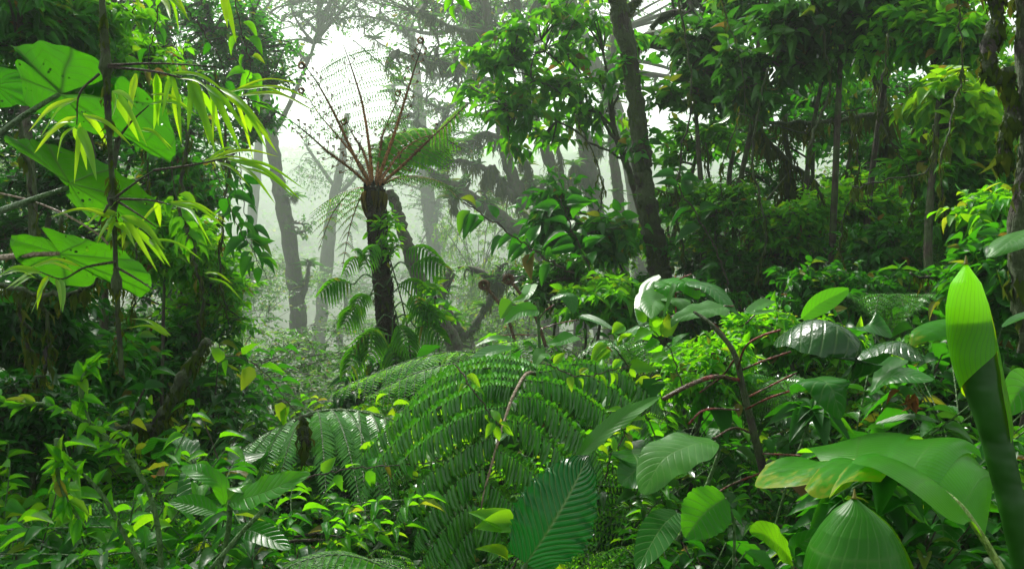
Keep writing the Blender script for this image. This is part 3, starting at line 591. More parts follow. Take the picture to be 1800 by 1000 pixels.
tree('spreading canopy tree arching over the bright gap', [(1130, 500, 21, 0.245), (1100, 250, 21, 0.224), (1020, 60, 21, 0.196), (960, -120, 21, 0.175)],
     [[(1010, 40, 21, 0.140), (900, 90, 21, 0.091), (820, 125, 21, 0.070), (760, 130, 21, 0.049), (700, 95, 21, 0.028), (640, 60, 21, 0.014)], [(830, 120, 21, 0.049), (790, 190, 21, 0.042), (740, 170, 21, 0.035), (690, 130, 21, 0.021), (620, 70, 21, 0.014)],
      [(990, -10, 21, 0.112), (880, 20, 21, 0.084), (760, 60, 21, 0.049), (650, 30, 21, 0.028), (560, 40, 21, 0.014)], [(960, -80, 21, 0.098), (800, -60, 21, 0.070), (650, -20, 21, 0.042), (540, 0, 21, 0.021)],
      [(790, 190, 21, 0.035), (760, 230, 21, 0.028), (720, 200, 21, 0.014)], [(760, 130, 21, 0.035), (745, 80, 21, 0.021), (700, 50, 21, 0.014)]],
     [(560, -5, 21, 1.6, .5, 90), (660, 5, 21, 1.7, .5, 110), (780, 15, 21, 1.8, .5, 120), (860, 60, 21, 1.4, .5, 90), (800, 105, 21, 1.0, .3, 60), (740, 190, 21, .9, .35, 60), (700, 40, 21, 1.0, .3, 50), (800, 215, 21, .7, .4, 40), (700, 225, 22, .8, .25, 40), (900, -20, 21, 1.6, .8, 100), (620, 40, 21, .7, .2, 24), (760, 150, 21, .5, .15, 20)],
     mossy=900, mossl=.4, seed=13, far=2.3, lsize=.12, stemr=.012)
tree('leafy tree hanging dark foliage over the upper left of the gap', [(300, 560, 13, .16), (310, 350, 13, .15), (300, 150, 13, .13), (270, -40, 13, .1), (300, -300, 11, .1)],
     [[(305, 260, 13, .07), (360, 180, 13, .05), (430, 120, 13, .03)], [(300, 130, 13, .07), (380, 60, 13, .05), (460, 60, 13, .03)], [(310, 330, 13, .05), (380, 290, 13, .03), (430, 260, 13, .02)]],
     [(440, 75, 12.5, .7, .45, 120), (375, 130, 12.5, .8, .5, 130), (470, 130, 12.5, .5, .3, 70), (300, 60, 12.5, .9, .6, 130), (400, 20, 12.5, .8, .3, 90), (400, 210, 12.5, .6, .4, 80), (300, 190, 12.5, .7, .5, 100), (240, 0, 12.5, .8, .4, 90), (360, 300, 12.5, .6, .4, 70), (460, 205, 12.5, .35, .2, 30)],
     mat='mid', barkm='bark', seed=14, lsize=.12,
     over=[(-6, 4.5, 8.2, 2.4, .8, 110), (-3.4, 1.5, 8.4, 2.3, .8, 90), (-6.5, .5, 8, 2.4, .8, 100)])  # out-of-view clumps added overhead to darken the near left
tree('mist-veiled tree with sprays of leaves below the bright gap', [(560, 600, 24, .2), (580, 400, 24, .18), (600, 280, 24, .12), (610, 200, 24, .08)], [[(590, 330, 24, .07), (540, 260, 24, .04)], [(590, 350, 24, .07), (650, 280, 24, .04)]],
     [(560, 310, 24, 1.4, .7, 80), (640, 300, 24, 1.0, .6, 50), (545, 230, 24, .8, .4, 24)], stemr=.006, seed=15, far=3.2, lsize=.14, tn='rhomb')
tree('dark mossy bough hung with moss curtains below the rusty fronds', [(950, 470, 11, 0.054), (915, 488, 11, 0.072), (880, 500, 11, 0.060), (850, 545, 11, 0.048), (820, 588, 11, 0.054), (795, 560, 11, 0.060), (775, 520, 11, 0.036)], [[(880, 500, 11, 0.030), (850, 480, 11, 0.018)]],
     [(800, 480, 11, .3, .12, 14), (890, 470, 11, .2, .1, 10), (780, 505, 11, .15, .1, 10)], mossy=1800, mossl=.34, barkm='bark', seed=16, far=1.6, ground_it=False, name='mossy_branch', cat='branch', lsize=.09, tn='blade', wr=.12)

# ------------------------------------------------------------------ the dark trunk and broadleaf tree right of centre
tree('dark mossy trunk leaning up right of centre through the shrubs', [(1165, 520, 6.4, 0.103), (1152, 440, 6.4, 0.087), (1135, 340, 6.4, 0.076), (1122, 240, 6.4, 0.076), (1110, 120, 6.4, 0.068), (1090, 20, 6.4, 0.072), (1070, -120, 6.4, 0.076), (1050, -800, 6.4, 0.061)],
     [[(1112, 90, 8.5, .05), (1160, 40, 8.6, .03), (1250, -20, 8.8, .02)], [(1095, 20, 8.5, .04), (1130, -10, 8.4, .03), (1200, -60, 8.3, .02)]], [(1220, 0, 8.6, .4, .25, 30), (1225, 70, 8.0, .3, .12, 26), (1255, 20, 8.0, .3, .12, 26), (1158, 430, 6.4, .10, .22, 9), (1128, 250, 6.4, .09, .18, 7), (1108, 120, 6.4, .09, .14, 6)], mossy=5000, mossl=.15, barkm='barkdark', mat='mid', seed=20, lsize=.11,
     over=[(5.5, 1.5, 8, 2.2, .8, 80), (1.2, 1.0, 8.4, 1.6, .6, 50)])  # clumps added out of view, keeping sun and sky off the near air
tree('glossy broadleaf tree spreading its crown left of the dark trunk', [(1145, 470, 7.6, .035), (1128, 380, 7.6, .035), (1105, 300, 7.6, .032), (1080, 228, 7.6, .028), (1070, 150, 7.6, .018), (1060, 90, 7.6, .01)],
     [[(1095, 262, 7.6, .018), (1040, 190, 7.5, .014), (960, 150, 7.4, .009), (900, 120, 7.3, .005)], [(1085, 235, 7.6, .018), (1020, 160, 7.6, .012), (960, 80, 7.6, .007)],
      [(1100, 280, 7.6, .016), (1040, 250, 7.5, .010), (960, 200, 7.4, .008), (890, 190, 7.4, .005)], [(1080, 200, 7.6, .015), (1100, 120, 7.7, .01), (1120, 60, 7.7, .006)], [(1075, 170, 7.6, .012), (1000, 110, 7.7, .008), (900, 50, 7.7, .005)]],
     [(850, 95, 7.4, 0.22, 0.07, 13), (900, 55, 7.4, 0.26, 0.09, 16), (960, 30, 7.5, 0.24, 0.08, 14), (1030, 30, 7.4, 0.22, 0.07, 13), (880, 110, 7.3, 0.28, 0.10, 17), (940, 95, 7.5, 0.30, 0.10, 18), (1010, 85, 7.8, 0.26, 0.09, 16), (1065, 60, 7.7, 0.14, 0.05, 8), (845, 160, 7.7, 0.20, 0.07, 12), (900, 160, 7.4, 0.30, 0.10, 18), (965, 150, 7.6, 0.30, 0.10, 18), (1030, 150, 7.4, 0.26, 0.09, 16), (1085, 130, 7.4, 0.16, 0.05, 9), (870, 205, 7.4, 0.22, 0.07, 13), (930, 205, 7.4, 0.28, 0.10, 17), (1000, 205, 7.8, 0.24, 0.08, 14), (1055, 200, 7.7, 0.18, 0.06, 11), (900, 248, 7.7, 0.14, 0.05, 8), (965, 250, 7.7, 0.16, 0.05, 9), (1105, 255, 7.4, 0.12, 0.04, 7), (1110, 70, 7.5, 0.12, 0.04, 7), (985, 0, 7.6, 0.16, 0.05, 9)],
     mat='broad', barkm='bark', seed=21, lsize=.125, tn='leafb', wr=.27, mossy=120, mossl=.08, stemr=.004, tw=.5, name='broadleaf_tree')

# ------------------------------------------------------------------ understorey on the right
TR = [
 ('fine-leaved tree closing the top edge above the waxy-leaved tree', 1350, 10, 7.4, 120, 50, 'leaf', 'broad', .14, 130, 6, 'tree'),
 ('airy tree high up between the waxy crowns and the right edge', 1450, 110, 6.8, 120, 80, 'leaf', 'bright', .13, 90, 6, 'tree'),
 ('bushy shrub filling the gap behind the silvery cleft leaves', 1220, 540, 5.6, 90, 45, 'leafb', 'mid', .10, 150, 6, 'shrub'),
 ('low shrub in the shade left of the silvery cleft leaves', 1120, 515, 7.0, 70, 35, 'leaf', 'mid', .10, 130, 6, 'shrub'),
 ('shrub of bright toothed leaves behind the red-stalked shrub', 1380, 590, 3.8, 110, 40, 'leafb', 'bright', .085, 150, 6, 'shrub'),
 ('shrub with toothed fresh leaves around the red stalks', 1250, 650, 3.3, 95, 55, 'fine', 'bright', .075, 130, 6, 'shrub'),
 ('slender bush with upright dark leaves below the broadleaf tree', 1000, 395, 6.2, 90, 75, 'leafb', 'mid', .17, 75, 5, 'bush'),
 ('leafy bush crowding the foot of the leaning dark trunk', 1070, 430, 7.0, 100, 50, 'leafb', 'bright', .14, 110, 6, 'bush'),
 ('low pale-leaved bush under the slender dark bush', 990, 490, 5.6, 110, 45, 'heart', 'pale', .11, 110, 6, 'bush'),
 ('yellow-green bush beside the crozier fern', 1060, 530, 5.2, 90, 40, 'leafb', 'bright', .12, 90, 6, 'bush'),
 ('tall tree with waxy grey leaves right of the dark trunk', 1220, 150, 6.8, 90, 100, 'leafb', 'pale', .18, 85, 6, 'tree'),
 ('shaded tree of drooping leaves under the waxy-leaved crown', 1220, 290, 7.1, 65, 90, 'leafb', 'broad', .14, 75, 6, 'tree'),
 ('tree of large waxy leaves near the top of the wall of green', 1350, 100, 5.8, 110, 100, 'leafb', 'pale', .18, 90, 6, 'tree'),
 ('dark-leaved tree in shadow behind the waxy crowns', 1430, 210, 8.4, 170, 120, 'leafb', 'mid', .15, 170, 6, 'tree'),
 ('deep green tree with mossy branches in the shade', 1320, 260, 8.0, 130, 110, 'leaf', 'mid', .13, 130, 6, 'tree'),
 ('tree with glossy upper leaves crossing the top edge', 1480, 50, 5.6, 130, 60, 'leafb', 'pale', .18, 80, 6, 'tree'),
 ('bright tree sloping down beside the hanging dark creeper', 1640, 110, 5.2, 110, 130, 'leafb', 'bright', .14, 210, 6, 'tree'),
 ('sunlit yellow-green sprays low on the bright tree', 1650, 190, 4.6, 85, 50, 'leafb', 'lime', .16, 40, 6, 'tree'),
 ('leafy tree behind the hanging dark creeper', 1770, 200, 5.6, 90, 200, 'leaf', 'bright', .10, 330, 7, 'tree'),
 ('dark thicket tree filling the shade under the bright tree', 1560, 290, 7.6, 150, 90, 'leafb', 'mid', .13, 150, 6, 'tree'),
 ('small-leaved shrub with fresh tips in the middle of the green wall', 1520, 350, 6.0, 110, 60, 'leaf', 'bright', .095, 230, 7, 'shrub'),
 ('small-leaved shrub below the drooping shaded tree', 1260, 380, 6.0, 90, 55, 'leaf', 'broad', .10, 150, 7, 'shrub'),
 ('shrub with upright shoots left of the fresh-tipped shrub', 1390, 390, 5.8, 100, 60, 'leaf', 'bright', .10, 170, 7, 'shrub'),
 ('dense shrub of narrow leaves by the right edge', 1700, 330, 4.8, 100, 75, 'leafb', 'broad', .12, 220, 7, 'shrub'),
 ('yellowing shrub hanging over the rolled leaf', 1745, 380, 3.6, 70, 45, 'leafb', 'bright', .10, 60, 6, 'shrub'),
 ('dark shrub under the small-leaved shrubs', 1330, 470, 6.0, 140, 45, 'leaf', 'mid', .10, 190, 7, 'shrub'),
 ('dark glossy shrub behind the rolled leaf', 1590, 450, 5.2, 110, 55, 'leafb', 'mid', .11, 160, 7, 'shrub'),
 ('shrub of fine leaves between dark trunk and bushes', 1215, 440, 7.2, 60, 50, 'leaf', 'dark', .09, 120, 7, 'shrub'),
 ('shaded shrub behind the puckered leaves', 1480, 520, 4.6, 120, 45, 'leafb', 'mid', .10, 170, 7, 'shrub'),
 ('low shrub with fresh leaves right of the rolled leaf', 1780, 480, 3.2, 60, 110, 'leafb', 'mid', .10, 130, 7, 'shrub'),
 ('overhanging tree closing the upper right corner', 1580, -10, 5.6, 130, 60, 'leafb', 'broad', .15, 90, 6, 'tree'),
 ('dim tree low in the shade behind the shrubs', 1450, 420, 8.5, 220, 80, 'leaf', 'mid', .13, 240, 6, 'tree'),
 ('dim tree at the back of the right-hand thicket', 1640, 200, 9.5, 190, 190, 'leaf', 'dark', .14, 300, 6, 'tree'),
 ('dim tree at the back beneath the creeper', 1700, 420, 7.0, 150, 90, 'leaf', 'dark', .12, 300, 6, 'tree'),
]
for i, (lab, px, py, Y, rx, rz, tn, mt, ls, nt_, nl_, ct) in enumerate(TR):
    treelet(lab, ct, px, py, Y, rx, rz, tn, mt, ls * .66, int(nt_ * (1.4 if py < 320 else 1.6)), nl_ + 1, seed=i, name={'tree': 'understorey_tree', 'bush': 'leafy_bush', 'shrub': 'shrub'}[ct], stemr=.03 if ct == 'tree' else .015, wr=.27 if ls > .13 else .24)
# bare dark stems standing in the right thicket
for i, (x0, y0, x1, y1, Y, r) in enumerate([(1270, 500, 1240, 250, 6.5, .016), (1320, 520, 1310, 330, 6.8, .022), (1390, 480, 1380, 200, 7.5, .04), (1570, 480, 1520, 60, 7.2, .05), (1480, 470, 1500, 230, 7.0, .02), (1180, 470, 1185, 250, 8, .014), (1640, 420, 1600, 150, 6.8, .03), (1440, 330, 1290, 180, 7.4, .03), (1560, 200, 1350, 215, 7.2, .025), (1235, 500, 1390, 300, 7.0, .012)]):
    rng = np.random.default_rng(i); p = smooth_path([P(x0, y0, Y), P((x0 + x1) / 2 + rng.normal(0, 12), (y0 + y1) / 2 + 8, Y), P(x1, y1, Y)], 8)
    b = p[0].copy(); b[2] = min(b[2], gz(b[0], b[1])); p = np.vstack([b, p]); p[1:-1] += rng.normal(0, r * .35, p[1:-1].shape)
    o = thing('mossy_sapling', b, ['thin bare stem', 'bare upright stem', 'mossy upright trunk', 'thick mossy trunk', 'bare curved stem'][min(i, 4)] if i < 5 else ['mossy leaning stem', 'crooked mossy stem', 'long slanting mossy bough', 'level mossy bough', 'thin slanting stem'][i - 5], 'tree')
    G, GM = Geo(), Geo(); tube(G, p, np.linspace(r, r * .6, len(p)), 8, .18, rng); G.build('trunk', 'barkdark', o, b); moss_geo(rng, GM, p, r, int(160 + r * 14000), .02, .08 + r * 5); GM.build('moss', 'moss', o, b)
    o['label'] += ' standing in the shaded thicket right of the dark trunk'; AUTO.append((o, o['label'], (x0 + x1) / 2, (y0 + y1) / 2))
# hanging creeper at the right edge
for i, (x, y0, y1, r, lab) in enumerate([(1742, -60, 150, 12, 'thick dark moss-covered creeper hanging from above near the right edge'), (1768, 120, 300, 9, 'dark creeper dangling lower beside the thick mossy creeper'), (1800, -60, 620, 17, 'dark trunk standing along the right edge')]):
    rng = np.random.default_rng(40 + i); Y = 2.6; p = smooth_path([P(x, y0, Y), P(x + 10, y0 * .6 + y1 * .4, Y), P(x - 4, y0 * .3 + y1 * .7, Y), P(x + 6, y1, Y)], 8)
    o = thing('hanging_creeper' if i < 2 else 'mossy_tree', p[0], lab, 'creeper' if i < 2 else 'tree'); G, GM = Geo(), Geo(); tube(G, p, r / F * Y, 8, .35, rng); G.build('stem' if i < 2 else 'trunk', 'barkdark', o, p[0])
    moss_geo(rng, GM, p, r / F * Y, 420, .01, .07, .2); GM.build('moss', 'moss', o, p[0])

# ------------------------------------------------------------------ understorey on the left
TL = [
 ('bright tree behind the round leaves at the upper left', 130, 60, 4.6, 130, 80, 'leafb', 'bright', .11, 190, 6, 'tree'),
 ('yellow-green leafy tree top above the bamboo sprays', 230, 120, 5.2, 110, 60, 'leafb', 'bright', .10, 150, 6, 'tree'),
 ('dark tree in the upper left corner', 30, 40, 4.2, 90, 120, 'leafb', 'mid', .13, 160, 6, 'tree'),
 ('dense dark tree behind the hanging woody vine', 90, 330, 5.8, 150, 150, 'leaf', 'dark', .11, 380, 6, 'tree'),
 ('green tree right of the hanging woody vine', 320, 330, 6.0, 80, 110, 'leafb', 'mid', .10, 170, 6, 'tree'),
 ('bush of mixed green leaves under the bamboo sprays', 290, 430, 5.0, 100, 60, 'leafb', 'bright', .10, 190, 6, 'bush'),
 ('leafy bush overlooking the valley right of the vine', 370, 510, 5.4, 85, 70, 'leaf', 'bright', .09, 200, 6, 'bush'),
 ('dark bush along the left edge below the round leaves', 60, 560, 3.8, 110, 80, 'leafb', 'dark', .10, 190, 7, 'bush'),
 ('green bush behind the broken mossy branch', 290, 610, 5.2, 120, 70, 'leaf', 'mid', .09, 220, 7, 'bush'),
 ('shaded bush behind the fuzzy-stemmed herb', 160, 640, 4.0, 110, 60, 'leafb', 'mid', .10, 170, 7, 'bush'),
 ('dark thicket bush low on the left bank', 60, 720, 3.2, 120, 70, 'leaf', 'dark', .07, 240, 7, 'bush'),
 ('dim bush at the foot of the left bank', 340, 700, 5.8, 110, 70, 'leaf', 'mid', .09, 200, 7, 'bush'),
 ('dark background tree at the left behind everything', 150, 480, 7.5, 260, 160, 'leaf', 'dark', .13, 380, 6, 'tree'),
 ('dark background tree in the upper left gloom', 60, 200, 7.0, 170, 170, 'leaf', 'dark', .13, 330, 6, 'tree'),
 ('green tree half way up left of the vine-hung gap', 250, 210, 7.5, 120, 120, 'leaf', 'mid', .12, 200, 6, 'tree'),
]
for i, (lab, px, py, Y, rx, rz, tn, mt, ls, nt_, nl_, ct) in enumerate(TL):
    treelet(lab, ct, px, py, Y, rx, rz, tn, mt, ls * .7, int(nt_ * 1.55), nl_ + 1, seed=60 + i, name={'tree': 'understorey_tree', 'bush': 'leafy_bush'}[ct], stemr=.03 if ct == 'tree' else .015)

# thin lianas looping and hanging through the thickets
for i, (x0, y0, x1, y1, Y, sg) in enumerate([(1190, -30, 1205, 470, 6.0, 20), (1260, -30, 1300, 420, 5.8, 35), (1350, 120, 1330, 500, 5.6, -20), (1420, -30, 1450, 360, 5.4, 30), (1500, 200, 1480, 480, 5.0, 15), (1300, 200, 1520, 190, 5.6, 40), (1560, 60, 1600, 400, 4.8, -25), (1640, 220, 1500, 330, 4.4, 40),
        (1680, -30, 1660, 380, 4.2, 18), (1150, 330, 1330, 300, 6.0, 45), (250, 200, 240, 560, 4.2, 15), (330, 230, 350, 600, 4.6, -18), (30, 200, 60, 640, 3.2, 22), (110, 380, 60, 700, 3.0, -15), (0, 500, 240, 470, 3.0, 30), (380, 120, 400, 560, 5.0, 14), (1600, 480, 1750, 460, 3.4, 25), (1010, 200, 1090, 460, 6.2, 20)]):
    rng = np.random.default_rng(500 + i); m1 = P(x0 * .65 + x1 * .35 + sg, y0 * .65 + y1 * .35 + abs(sg), Y + rng.normal(0, .1)); m2 = P(x0 * .3 + x1 * .7 - sg * .6, y0 * .3 + y1 * .7 + abs(sg) * .7, Y + rng.normal(0, .1))
    p = smooth_path([P(x0, y0, Y), m1, m2, P(x1, y1, Y)], 10); p[1:-1] += rng.normal(0, .008, p[1:-1].shape); r = rng.uniform(.004, .010); o = thing('liana', p[0], 'thin dark liana' if r < .007 else 'mossy rope-like liana', 'liana', 'lianas looping through the thickets'); G, GM = Geo(), Geo()
    tube(G, p, r, 6, .2, rng); G.build('stem', 'barkdark', o, p[0]); moss_geo(rng, GM, p, r, 260, .01, .09, .12); GM.build('moss', 'moss', o, p[0]); AUTO.append((o, o['label'], (x0 + x1) / 2, (y0 + y1) / 2))

# ================================================================== THE TREE FERN
def tree_fern():
    Y = 6.3; rng = np.random.default_rng(77); b = P(682, 640, Y); b[2] = gz(b[0], b[1]) - .05
    o = thing('tree_fern', b, 'tree fern with rusty unfurling fronds against the bright mist', 'tree fern')
    path = smooth_path([b, P(684, 640, Y), P(676, 540, Y), P(667, 450, Y), P(661, 380, Y), P(658, 330, Y)], 10)
    G = Geo(); tube(G, path, [.074, .074, .072, .068, .066, .068, .078], 14, .16, rng)
    # old frond stubs round the trunk
    n = 420; i = rng.integers(len(path) // 4, len(path) - 1, n); a = rng.random(n) * 6.28; off = np.stack([np.cos(a), np.sin(a), 0 * a], -1)
    leaves(G, 'rhomb', path[i] + off * .058 + rng.normal(0, .01, (n, 3)) * (0, 0, 1), off * .6 + np.array((0, 0, .9)), off, .05 + .03 * rng.random(n), .25)
    G.build('trunk', 'fernbark', o, b)
    GM = Geo(); moss_geo(rng, GM, path[12:], .07, 500, .02, .10, .12); GM.build('moss', 'moss', o, b)
    top = P(658, 328, Y)
    def stalk(pts, r0=.020, knobs=8, curl=True, fine=0):
        pp = smooth_path(PP(pts), 8); GS = Geo(); r0 *= .8; tube(GS, pp, np.linspace(r0, r0 * .22, len(pp)), 8, .1, rng)
        n = 260; i = rng.integers(0, len(pp) * 3 // 5, n); leaves(GS, 'rhomb', pp[i], rng.normal(0, 1, (n, 3)) + (0, 0, .4), rng.normal(0, 1, (n, 3)), .03, .12)
        T = nz(np.gradient(pp, axis=0)); 
        knobs = int(knobs * .6)
        for k in range(knobs):
            t = .3 + .68 * k / knobs; j = int(t * (len(pp) - 1)); S = nz(np.cross(T[j], (0, 1, 0)))
            for sg in (-1, 1):
                d = nz(S * sg + T[j] * .5); L = .05 * (1.1 - t) + .025; q = pp[j]
                cur = [q, q + d * L, q + d * L * 1.35 + T[j] * .012, q + d * L * 1.15 + T[j] * .026, q + d * L * .95 + T[j] * .012]
                tube(GS, np.array(cur), [.0022, .003, .006, .007, .003], 5)
        if curl:
            e = pp[-1]; X = np.array((1.0, 0, 0)); Z = np.array((0, 0, 1.0)); sp = [e + (X * math.cos(a_) + Z * math.sin(a_)) * (.026 - .004 * a_ / 3) + X * -.026 for a_ in np.linspace(0, 8, 22)]
            tube(GS, np.array(sp), np.linspace(.007, .010, 22), 6)
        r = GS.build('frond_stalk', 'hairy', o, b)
        if fine:
            GL = Geo()
            for k in range(fine):
                t = .35 + .6 * k / fine; j = int(t * (len(pp) - 1)); S = nz(np.cross(T[j], (0, 1, 0)))
                for sg in (-1, 1):
                    L = .38 * (1.05 - abs(t - .6)) * (.8 if t > .8 else 1); m = 16; s = np.arange(1, m + 1) / m
                    C = pp[j] + S * sg * (L * s)[:, None] + np.array((0, 0, -1.0)) * (.15 * L * s * s)[:, None]
                    tube(GL, np.vstack([pp[j], C]), [.002, .001], 3, cap=False)
                    for q in (-1, 1): leaves(GL, 'rhomb', C, T[j] * q + S * sg * .3 + rng.normal(0, .1, C.shape), np.tile((0, -1.0, 0), (m, 1)), .035, .16)
            GL.build('leaflets', 'mist', r, b)
            r.children[0].matrix_parent_inverse.identity(); r.children[0].location = (0, 0, 0)
        return r
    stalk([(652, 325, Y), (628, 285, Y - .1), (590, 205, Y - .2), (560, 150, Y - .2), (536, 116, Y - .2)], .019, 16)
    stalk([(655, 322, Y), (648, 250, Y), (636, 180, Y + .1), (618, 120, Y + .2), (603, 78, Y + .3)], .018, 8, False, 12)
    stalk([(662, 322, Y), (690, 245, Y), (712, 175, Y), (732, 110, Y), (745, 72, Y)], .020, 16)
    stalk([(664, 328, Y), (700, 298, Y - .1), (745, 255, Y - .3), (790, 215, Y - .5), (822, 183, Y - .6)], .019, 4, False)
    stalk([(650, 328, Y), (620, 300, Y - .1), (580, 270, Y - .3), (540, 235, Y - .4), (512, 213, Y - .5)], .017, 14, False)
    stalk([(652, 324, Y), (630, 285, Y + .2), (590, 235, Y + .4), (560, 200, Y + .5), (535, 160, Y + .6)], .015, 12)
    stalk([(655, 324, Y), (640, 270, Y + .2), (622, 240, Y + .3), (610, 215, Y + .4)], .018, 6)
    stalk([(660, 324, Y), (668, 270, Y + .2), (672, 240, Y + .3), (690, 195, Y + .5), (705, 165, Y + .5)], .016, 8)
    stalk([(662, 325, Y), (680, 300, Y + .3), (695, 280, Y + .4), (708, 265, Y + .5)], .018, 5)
    kw = dict(pn=16, pl=.13, pw=.22, stemr=.008, tn='rhomb', rng=rng, droop=.35)
    GLs = []
    for pts, m, n, pl in [([(664, 328, Y), (710, 262, Y + .2), (765, 238, Y + .4), (812, 262, Y + .5)], 'fernlime', 14, .42), ([(664, 328, Y), (700, 268, Y + .3), (735, 235, Y + .6), (765, 228, Y + .8)], 'fernlime', 12, .38),
                         ([(664, 330, Y), (710, 310, Y + .5), (770, 320, Y + 1.0), (830, 370, Y + 1.2)], 'mist', 14, .40), ([(652, 330, Y), (620, 335, Y + .5), (585, 375, Y + .9), (560, 440, Y + 1.1)], 'mist', 12, .36),
                         ([(652, 332, Y), (635, 345, Y + .3), (615, 400, Y + .5), (602, 470, Y + .5)], 'mist', 10, .26), ([(745, 255, Y - .3), (780, 224, Y - .45), (805, 200, Y - .55), (822, 183, Y - .6)], 'fernlime', 10, .26)]:
        GL, GS = Geo(), Geo(); kw['pl'], kw['pw'] = (.20, .26) if m == 'fernlime' else (.13, .22); frond_geo(GL, GS, PP(pts), n=n, plen=pl, up=(.1, -.75, .65) if m == 'fernlime' else (0, -.3, .9), **kw)
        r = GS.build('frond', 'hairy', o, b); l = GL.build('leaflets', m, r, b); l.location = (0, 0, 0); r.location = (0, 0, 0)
    for ch in list(o.children): ch.location = (0, 0, 0)
    # the skirt of dead stalks under the crown
    GD = Geo(); n = 60; a = rng.random(n) * 6.28; off = np.stack([np.cos(a), np.sin(a), 0 * a], -1)
    leaves(GD, 'blade', top + off * .06 + np.array((0, 0, -.03)), off * .4 + np.array((0, 0, -1.0)), off, .12 + .12 * rng.random(n), .07); GD.build('dead_skirt', 'dead', o, b)
tree_fern()

# ------------------------------------------------------------------ climbing split-leaf plant on the fern trunk
def split_leaf(parent, G, GS, att, tipp, Yp, stem_from, W):
    """leaf with cut fingers: midrib from att to tip, a row of drooping lobes each side"""
    a, t = P(*att, Yp), P(*tipp, Yp - .15); tube(GS, smooth_path([P(*stem_from, Yp + .1), (P(*stem_from, Yp) + a) / 2 + (0, 0, .06), a], 5), .006, 5)
    mid = smooth_path([a, (a + t) / 2 + (0, -.03, .05), t], 10); T = nz(np.gradient(mid, axis=0)); tube(GS, mid, [.005, .002], 4)
    for i in range(2, len(mid), 2):
        s = nz(np.cross(T[i], (0, -.6, .8)))
        for k in (-1, 1):
            L = .82 * W * math.sin(math.pi * (i + 1) / (len(mid) + 2)) ** .6
            leaves(G, 'blade', [mid[i]], [s * k + T[i] * .5 + np.array((0, 0, -.25))], [(0, -.5, .9)], [L], [.075])
rng = np.random.default_rng(8)
o = thing('climbing_plant', P(680, 560, 6.1), 'climbing plant with large finger-cut leaves round the tree fern trunk', 'plant')
G, GS = Geo(), Geo()
for at, tp, sf, W in [((665, 430), (640, 470), (672, 440), .16), ((640, 455), (606, 480), (668, 470), .12), ((712, 440), (770, 455), (685, 450), .17), ((720, 470), (782, 470), (685, 480), .2), ((700, 500), (748, 512), (680, 500), .16), ((622, 500), (565, 515), (660, 492), .2), ((640, 540), (605, 570), (670, 520), .2), ((650, 520), (622, 545), (675, 505), .15),
                      ((690, 590), (620, 605), (690, 560), .16), ((660, 575), (650, 625), (690, 560), .24), ((720, 545), (775, 560), (690, 545), .18), ((730, 575), (780, 600), (695, 560), .2), ((700, 570), (720, 620), (690, 550), .2), ((722, 520), (745, 560), (690, 515), .16), ((650, 470), (625, 440), (668, 480), .1), ((690, 600), (700, 660), (690, 570), .22), ((640, 600), (610, 660), (680, 580), .2)]:
    split_leaf(o, G, GS, at, tp, 6.0, sf, W)
G.build('leaves', 'broad', o, o.location); GS.build('stems', 'greenstem', o, o.location)
treelet('small-leaved creeper climbing the upper tree fern trunk', 'plant', 676, 420, 6.2, 26, 70, 'leaf', 'bright', .07, 40, 5, seed=80, name='creeper', stemr=.008, depth=.14, base=676)
treelet('upright leafy sapling beside the split-leaf climber', 'plant', 765, 540, 6.0, 22, 50, 'leafb', 'bright', .09, 14, 6, seed=81, name='sapling', stemr=.008, depth=.12)
treelet('dark bush hiding the foot of the tree fern', 'bush', 690, 680, 6.3, 80, 60, 'leafb', 'dark', .12, 130, 6, seed=82, name='leafy_bush')

# ------------------------------------------------------------------ ferns
def fern(label, base, fronds, mat, name='fern', group=None, **k):
    b = P(*base); g = gz(b[0], b[1]); o = thing(name, (b[0], b[1], min(g, b[2])), label, 'fern', group); org = np.array(o.location)
    for q in fronds:
        kk = dict(k); kk.update(q[1] if len(q) > 1 else {}); pts = PP(q[0]); GL, GS = Geo(), Geo(); frond_geo(GL, GS, pts, **kk)
        r = GS.build('frond', 'greenstem', o, org); l = GL.build('leaflets', mat, r, org); r.location = (0, 0, 0); l.location = (0, 0, 0)
    return o
